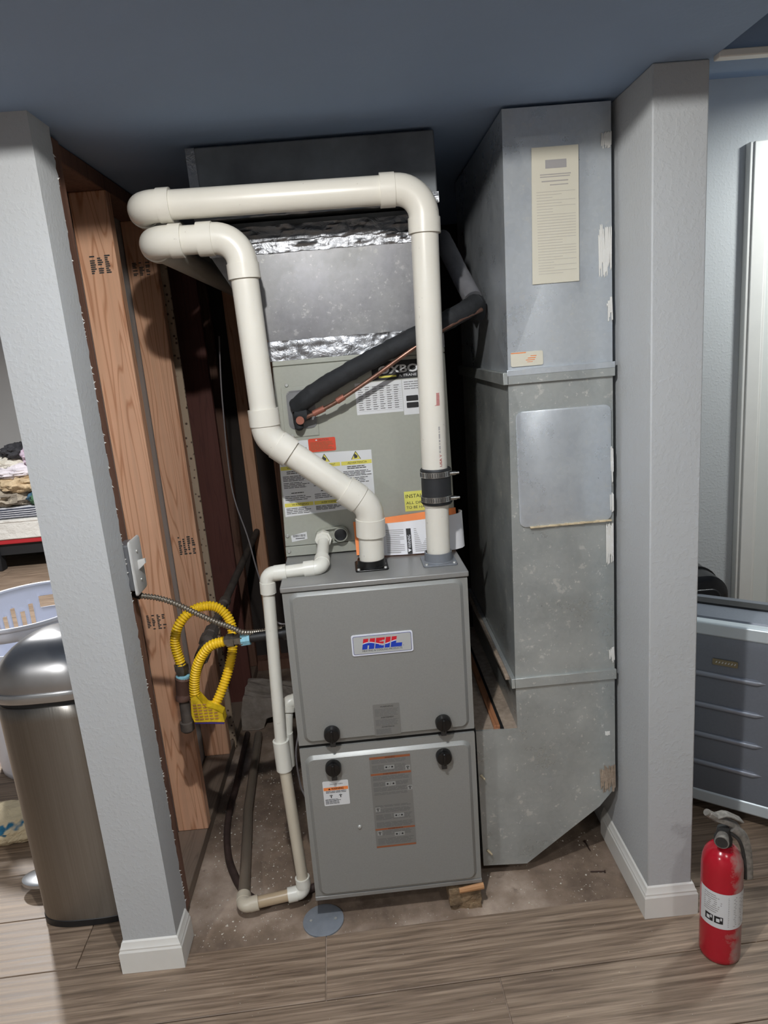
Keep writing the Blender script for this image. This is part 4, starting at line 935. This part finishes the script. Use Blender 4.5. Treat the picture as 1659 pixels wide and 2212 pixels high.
for i in range(17):
    z = .107+i*.0047
    if random.random() < .95: patch(-pi*.55, -pi*(.14+.1*random.random()), z, z+.0016)
for i in range(9): patch(-pi*.93, -pi*(.64+.1*random.random()), .139+i*.0054, .139+i*.0054+.0022)
m.build('label_print', 'ink_light', lb)
rr = .0450; m = MB()
for k in range(2): patch(-pi*(.90-.15*k), -pi*(.77-.15*k), .113, .131)
m.build('label_pictograms', 'ink_black', lb)
rr = .0453; m = MB()
for k in range(2): patch(-pi*(.87-.15*k), -pi*(.82-.15*k), .117, .126); patch(-pi*(.81-.15*k), -pi*(.785-.15*k), .122, .129)
m.build('pictogram_marks', 'label_white', lb)
MB().sweep([(EX, EY, z) for z in (.286, .292, .292, .306, .312, .330)], [.014, .016, .019, .019, .015, .013], 12).build('valve_body', 'ext_black', Ex)
g = MB().sweep([(EX-.006, EY-.010, .318), (EX-.017, EY-.026, .317), (EX-.019, EY-.029, .317), (EX-.019, EY-.029, .317)], [.012, .0150, .0150, .011], 20).build('pressure_gauge', 'ext_valve', Ex)
MB().sweep([(EX-.0188, EY-.0287, .317), (EX-.0195, EY-.0298, .317)], .0125, 20).build('gauge_face', 'ext_black', g)
def bar(pts, w_, t_, name, mat, par):
    P = [Vector(p) for p in pts]; L = []
    for i, p_ in enumerate(P):
        d = (P[min(i+1, len(P)-1)]-P[max(i-1, 0)]).normalized(); s_ = Vector((0, 1, 0)); n = d.cross(s_).normalized()
        L.append([p_+s_*w_/2+n*t_/2, p_-s_*w_/2+n*t_/2, p_-s_*w_/2-n*t_/2, p_+s_*w_/2-n*t_/2])
    return MB().loft(L).build(name, mat, par, bevel=.001)
bar([(EX-.035, EY, .372), (EX-.015, EY, .356), (EX+.008, EY, .345), (EX+.030, EY, .332), (EX+.036, EY, .318)], .018, .010, 'carry_handle', 'ext_valve', Ex)
bar([(EX-.018, EY, .362), (EX+.0, EY, .366), (EX+.012, EY, .362), (EX+.040, EY, .345)], .022, .0035, 'squeeze_lever', 'ext_valve', Ex)
MB().sweep([(EX-.041, EY-.002, .376), (EX-.030, EY, .367), (EX-.015, EY, .355)], [.0075, .0085, .0085], 12).build('nozzle', 'ext_valve', Ex)
MB().sweep(spline([(EX+.018, EY-.006, .332), (EX+.036, EY-.010, .316), (EX+.046, EY-.012, .285), (EX+.052, EY-.012, .240), (EX+.054, EY-.012, .205)], 24), .0105, 12, flat=.8).build('hose_strap', 'ext_valve', Ex)
MB().sweep(spline([(EX+.012, EY-.008, .322), (EX+.030, EY-.014, .302), (EX+.040, EY-.016, .262), (EX+.0455, EY-.016, .205)], 20), .004, 8).build('strap_edge', 'ext_black', Ex)

# ------------------------------------------------------------------ suitcases in the right room
def suitcase_frame(c, ang):
    ca, sa = math.cos(ang), math.sin(ang)
    return lambda u, d, z: (c[0]+u*ca-d*sa, c[1]+u*sa+d*ca, z)     # u along the face, d into the case
G = thing('suitcase', (1.31, .30, 0), 'grey hard-shell suitcase with raised ribs standing behind the fire extinguisher', 'suitcase')
fr_ = suitcase_frame((1.205, .19), -.655)
def sl(d, ins, r, z0=.028, z1=.632, w_=.245): return [fr_(u, d, z) for u, z in rrect(-w_+ins, z0+ins, w_-ins, z1-ins, r, 8)]
MB().loft([sl(.02, .045, .05), sl(.006, .030, .06), sl(.0, .062, .045), sl(-.002, .075, .04)][::-1]+[sl(.035, .012, .07), sl(.075, .004, .075), sl(.118, .0, .08)], True, True).build('front_shell', 'case_grey', G, angle=50)
MB().loft([sl(.122, .0, .08), sl(.165, .004, .075), sl(.225, .02, .065), sl(.245, .05, .05)]).build('rear_shell', 'case_grey', G, angle=50)
MB().loft([sl(.100, -.004, .084), sl(.140, -.004, .084)]).build('zip_seam', 'black_plastic', G)
def hoop(za, zb, name):   # silver corner band on the front shell
    a = [fr_(u, d, z) for u, d, z in ((-.20, -.0035, za), (.20, -.0035, za), (.20, -.0035, zb), (-.20, -.0035, zb))]
    b = [fr_(u, d, z) for u, d, z in ((-.21, .03, za), (.21, .03, za), (.21, .03, zb), (-.21, .03, zb))]
    return MB().loft([b, a]).build(name, 'case_silver', G, bevel=.006)
hoop(.578, .618, 'top_band'); hoop(.052, .092, 'bottom_band')
for z in (.462, .366, .272, .182):
    MB().sweep([fr_(-.17, -.001, z), fr_(-.15, -.003, z), fr_(.03, -.003, z), fr_(.052, -.001, z)], [.002, .0085, .0085, .001], 10, flat=.9).build('rib', 'case_rib', G)
npl = MB().loft([[fr_(u, -.0035, z) for u, z in rrect(-.082, .497, -.018, .515, .003, 3)], [fr_(u, -.006, z) for u, z in rrect(-.082, .497, -.018, .515, .003, 3)]]).build('name_plate', 'brass_plate', G)
m = MB()
for k in range(7): m.sweep([fr_(-.073+k*.0078, -.0065, .504), fr_(-.070+k*.0078, -.0065, .509)], .0011, 6)
m.build('plate_marks', 'label_white', npl)
MB().sweep([fr_(.150, -.001, .10), fr_(.162, -.003, .30), fr_(.185, -.001, .56)], .003, 8).build('shell_groove', 'case_grey', G)
for u in (-.18, .18):
    for d in (.05, .20): MB().sweep([fr_(u-.010, d, .019), fr_(u+.010, d, .019)], .0185, 16).build('wheel', 'black_plastic', G)
K = thing('suitcase', (1.2, .68, 0), 'black suitcase with a glossy rounded top behind the grey suitcase', 'suitcase')
fk = suitcase_frame((1.195, .60), -.03)
def kl(d, ins, r): return [fk(u, d, z) for u, z in rrect(-.185+ins, .03+ins, .185-ins, .618-ins, r, 8)]
MB().loft([kl(.0, .02, .06), kl(.012, .004, .07), kl(.18, .0, .075), kl(.195, .012, .065)]).build('shell', 'black_glossy', K)
MB().loft([kl(.09, -.003, .078), kl(.098, -.003, .078)]).build('zip_seam', 'black_plastic', K)
MB().loft([[fk(u, -.003, z) for u, z in rrect(-.15, .10, .15, .57, .03, 5)], [fk(u, .012, z) for u, z in rrect(-.16, .09, .16, .58, .03, 5)]]).build('front_pocket', 'black_plastic', K, bevel=.002)
MB().sweep(spline([fk(-.10, .1, .618), fk(-.09, .1, .640), fk(.06, .1, .640), fk(.07, .1, .618)], 20), .010, 10, flat=1.6).build('carry_handle', 'black_plastic', K)
for u in (-.14, .14):
    for d in (.03, .165): MB().sweep([fk(u-.01, d, .02), fk(u+.01, d, .02)], .0195, 14).build('wheel', 'black_plastic', K)

# ------------------------------------------------------------------ trash can, hamper and cloth in the left room
T = thing('trash_can', (-.61, .16, 0), 'brushed stainless steel pedal trash can with a domed lid beside the left wall', 'trash can')
TX, TY = -.612, .150
tl_ = lambda z, g=0., s=1.: superloop(TX, TY, z, (.137+g)*s, (.078+g)*s, (.20+g)*s, 64, 3.0, 2.2)
MB().loft([tl_(0, -.002), tl_(.002, .001), tl_(.020, .001), tl_(.022, -.001)]).build('base_ring', 'black_plastic', T)
MB().loft([tl_(.020, -.0005), tl_(.60, .0), tl_(.638, .0), tl_(.640, -.003)]).build('body', 'steel_can', T, angle=60)
MB().loft([tl_(.638, -.006), tl_(.664, -.006)]).build('liner_ring', 'black_plastic', T)
ld = MB().loft([tl_(.652, .001), tl_(.655, .003), tl_(.672, .003), tl_(.676, .001)]).build('lid_rim', 'steel_pedal', T)
dome = []
for k in range(11):
    t = k/10*pi/2; s = math.cos(t)**.75 if k < 10 else .02
    dome.append([(x, y+.05*(1-s), z) for x, y, z in tl_(.674+.118*math.sin(t)**1.0, -.003, max(s, .02))])
MB().loft(dome, False, True).build('lid', 'steel_lid', T, angle=70)
MB().loft([superloop(-.790, .235, .022, .058, .036, .036, 28), superloop(-.792, .235, .030, .066, .042, .042, 28), superloop(-.792, .235, .038, .064, .040, .040, 28), superloop(-.790, .235, .041, .052, .032, .032, 28)]).build('pedal', 'steel_pedal', T)
box(-.76, .225, .006, -.70, .245, .028).build('pedal_arm', 'black_plastic', T, bevel=.002)

Hm = thing('laundry_hamper', (-1.12, .98, 0), 'tall white plastic laundry hamper with slots below its rim behind the trash can', 'laundry basket')
HX, HY, n, NV = -1.065, .985, 180, 26
def hring(t): a = .195+.052*t; b = .200+.060*t; return a, b
m = MB(); vs_ = []; fs = []
for i in range(NV+1):
    t = i/NV; a, b = hring(t); z = .605*t
    for j in range(n): th = 2*pi*j/n; vs_.append((HX+a*math.cos(th), HY+b*math.sin(th), z+ (0)))
for i in range(NV):
    for j in range(n):
        th = (j+.5)/n*360
        hole = False
        if 18 <= i <= 22 and not (68 < th < 114 or 248 < th < 294): hole = (j % 4 in (1, 2)) and (i < 22 or (j//4) % 2 == 0)   # slots
        if 22 <= i <= 23 and (74 < th < 108 or 254 < th < 288): hole = True   # hand holes
        if not hole: k = i*n+j; k2 = i*n+(j+1) % n; fs.append((k, k2, k2+n, k+n))
m.add(vs_, fs); hb = m.build('basket_wall', 'basket_white', Hm); so = hb.modifiers.new('solid', 'SOLIDIFY'); so.thickness = .004
a, b = hring(1); MB().sweep([(HX+(a+.004)*math.cos(2*pi*j/80), HY+(b+.004)*math.sin(2*pi*j/80), .606) for j in range(81)], .008, 10, False).build('rim', 'basket_white', Hm)
a, b = hring(0); MB().sweep([(HX, HY, 0), (HX, HY, .006)], .19, 48, axis=(0, 0, 1)).build('bottom', 'basket_white', Hm)

def crumpled(name, c, s, mat, label, cat, seed, amp=.35, freq=2.6, nu=44, nv=26, flat=0.0, group=None, rot=0):
    loops = []
    for i in range(1, nv):
        ph = pi*i/nv-pi/2; L = []
        for j in range(nu):
            th = 2*pi*j/nu; d = Vector((math.cos(ph)*math.cos(th), math.cos(ph)*math.sin(th), math.sin(ph)))
            q = d*freq+Vector((seed, seed*.7, 0)); r = 1+amp*(1-2*abs(noise.noise(q)))*.6+amp*.5*noise.noise(q*2.1)+amp*.25*noise.noise(q*4.7)
            p_ = Vector((d.x*s[0]*r, d.y*s[1]*r, d.z*s[2]*r)); p_.z = max(p_.z, -s[2]*.9)
            if rot: p_ = Matrix.Rotation(rot, 3, 'Y') @ p_
            L.append(Vector(c)+p_)
        loops.append(L)
    o = MB().loft(loops).build(name, mat, angle=75); me = o.data
    for v in me.vertices: v.co -= Vector(c)
    o.location = c
    return tag(o, label, cat, group)
crumpled('floor_cloth', (-1.02, .49, .045), (.19, .075, .05), 'cloth_floor', 'folded cream cloth with blue blotches on the floor left of the trash can', 'cloth', 3, .22, 2.2)

# ------------------------------------------------------------------ bed with laundry far in the left room
BY = 3.70
Bd = thing('bed', (-2.4, 4.1, 0), 'low bed with a red rail and white mattress far behind the left wall', 'bed')
box(-3.3, BY-.02, .205, -1.6, BY+.03, .245).build('red_rail', 'bed_red', Bd, bevel=.008)
box(-3.3, BY+.0, .12, -1.6, BY+.04, .205).build('side_rail', 'bed_black', Bd); box(-3.3, BY+.04, .15, -1.6, 4.5, .235).build('platform', 'bed_black', Bd)
for x in (-2.66, -1.68): box(x, BY-.02, 0, x+.08, BY+.06, .21).build('leg', 'bed_black', Bd, bevel=.006)
for x in (-2.66, -1.68): box(x, 4.40, 0, x+.08, 4.48, .21).build('leg', 'bed_black', Bd, bevel=.006)
MB().loft([[(x, y, .236) for x, y in rrect(-3.28, BY-.01, -1.62, 4.5, .05)], [(x, y, .25) for x, y in rrect(-3.3, BY-.03, -1.6, 4.5, .05)], [(x, y, .385) for x, y in rrect(-3.3, BY-.03, -1.6, 4.5, .05)], [(x, y, .40) for x, y in rrect(-3.28, BY-.01, -1.62, 4.5, .05)]]).build('mattress', 'bed_white', Bd)
MB().loft([[(x, y, z) for x, y in rrect(-3.31, BY-.035, -1.59, 4.5, .05)] for z in (.378, .392)]).build('mattress_piping', 'bed_white', Bd)
bl = MB().loft([[(x, y, .402) for x, y in rrect(-3.0, BY-.02, -1.7, 4.3, .04)], [(x, y, .41) for x, y in rrect(-3.02, BY-.03, -1.68, 4.3, .04)], [(x, y, .465) for x, y in rrect(-3.02, BY-.03, -1.68, 4.3, .04)], [(x, y, .48) for x, y in rrect(-3.0, BY, -1.7, 4.3, .04)]]).build('folded_blanket', 'cloth_stripe'); tag(bl, 'folded navy and white striped blanket on the bed under the laundry', 'blanket')
LG = 'laundry heaped on the bed'
for c, s, mt, lab, sd in (((-2.48, 3.86, .545), (.20, .16, .075), 'cloth_taupe', 'taupe knitted garment low in the laundry heap', 1), ((-2.20, 3.76, .535), (.10, .09, .055), 'cloth_teal', 'blue and green garment at the bottom of the laundry heap', 2),
                         ((-2.34, 3.82, .645), (.17, .14, .065), 'cloth_beige', 'beige garment in the middle of the laundry heap', 3), ((-2.36, 3.86, .735), (.22, .14, .055), 'cloth_flower', 'white towel with purple flowers in the laundry heap', 4),
                         ((-2.15, 3.76, .69), (.10, .09, .10), 'cloth_white', 'plain white sheet hanging down the right of the laundry heap', 5), ((-2.46, 3.88, .80), (.16, .12, .055), 'cloth_cream', 'cream garment high in the laundry heap', 6),
                         ((-2.19, 3.80, .855), (.11, .10, .085), 'cloth_lilac', 'lilac patterned garment near the top of the laundry heap', 7), ((-2.36, 3.84, .885), (.11, .10, .055), 'cloth_charcoal', 'charcoal garment lying on top of the laundry heap', 8)):
    crumpled('laundry_garment', c, s, mt, lab, 'clothing', sd*3.1, .38, 2.4, 40, 22, group=LG)
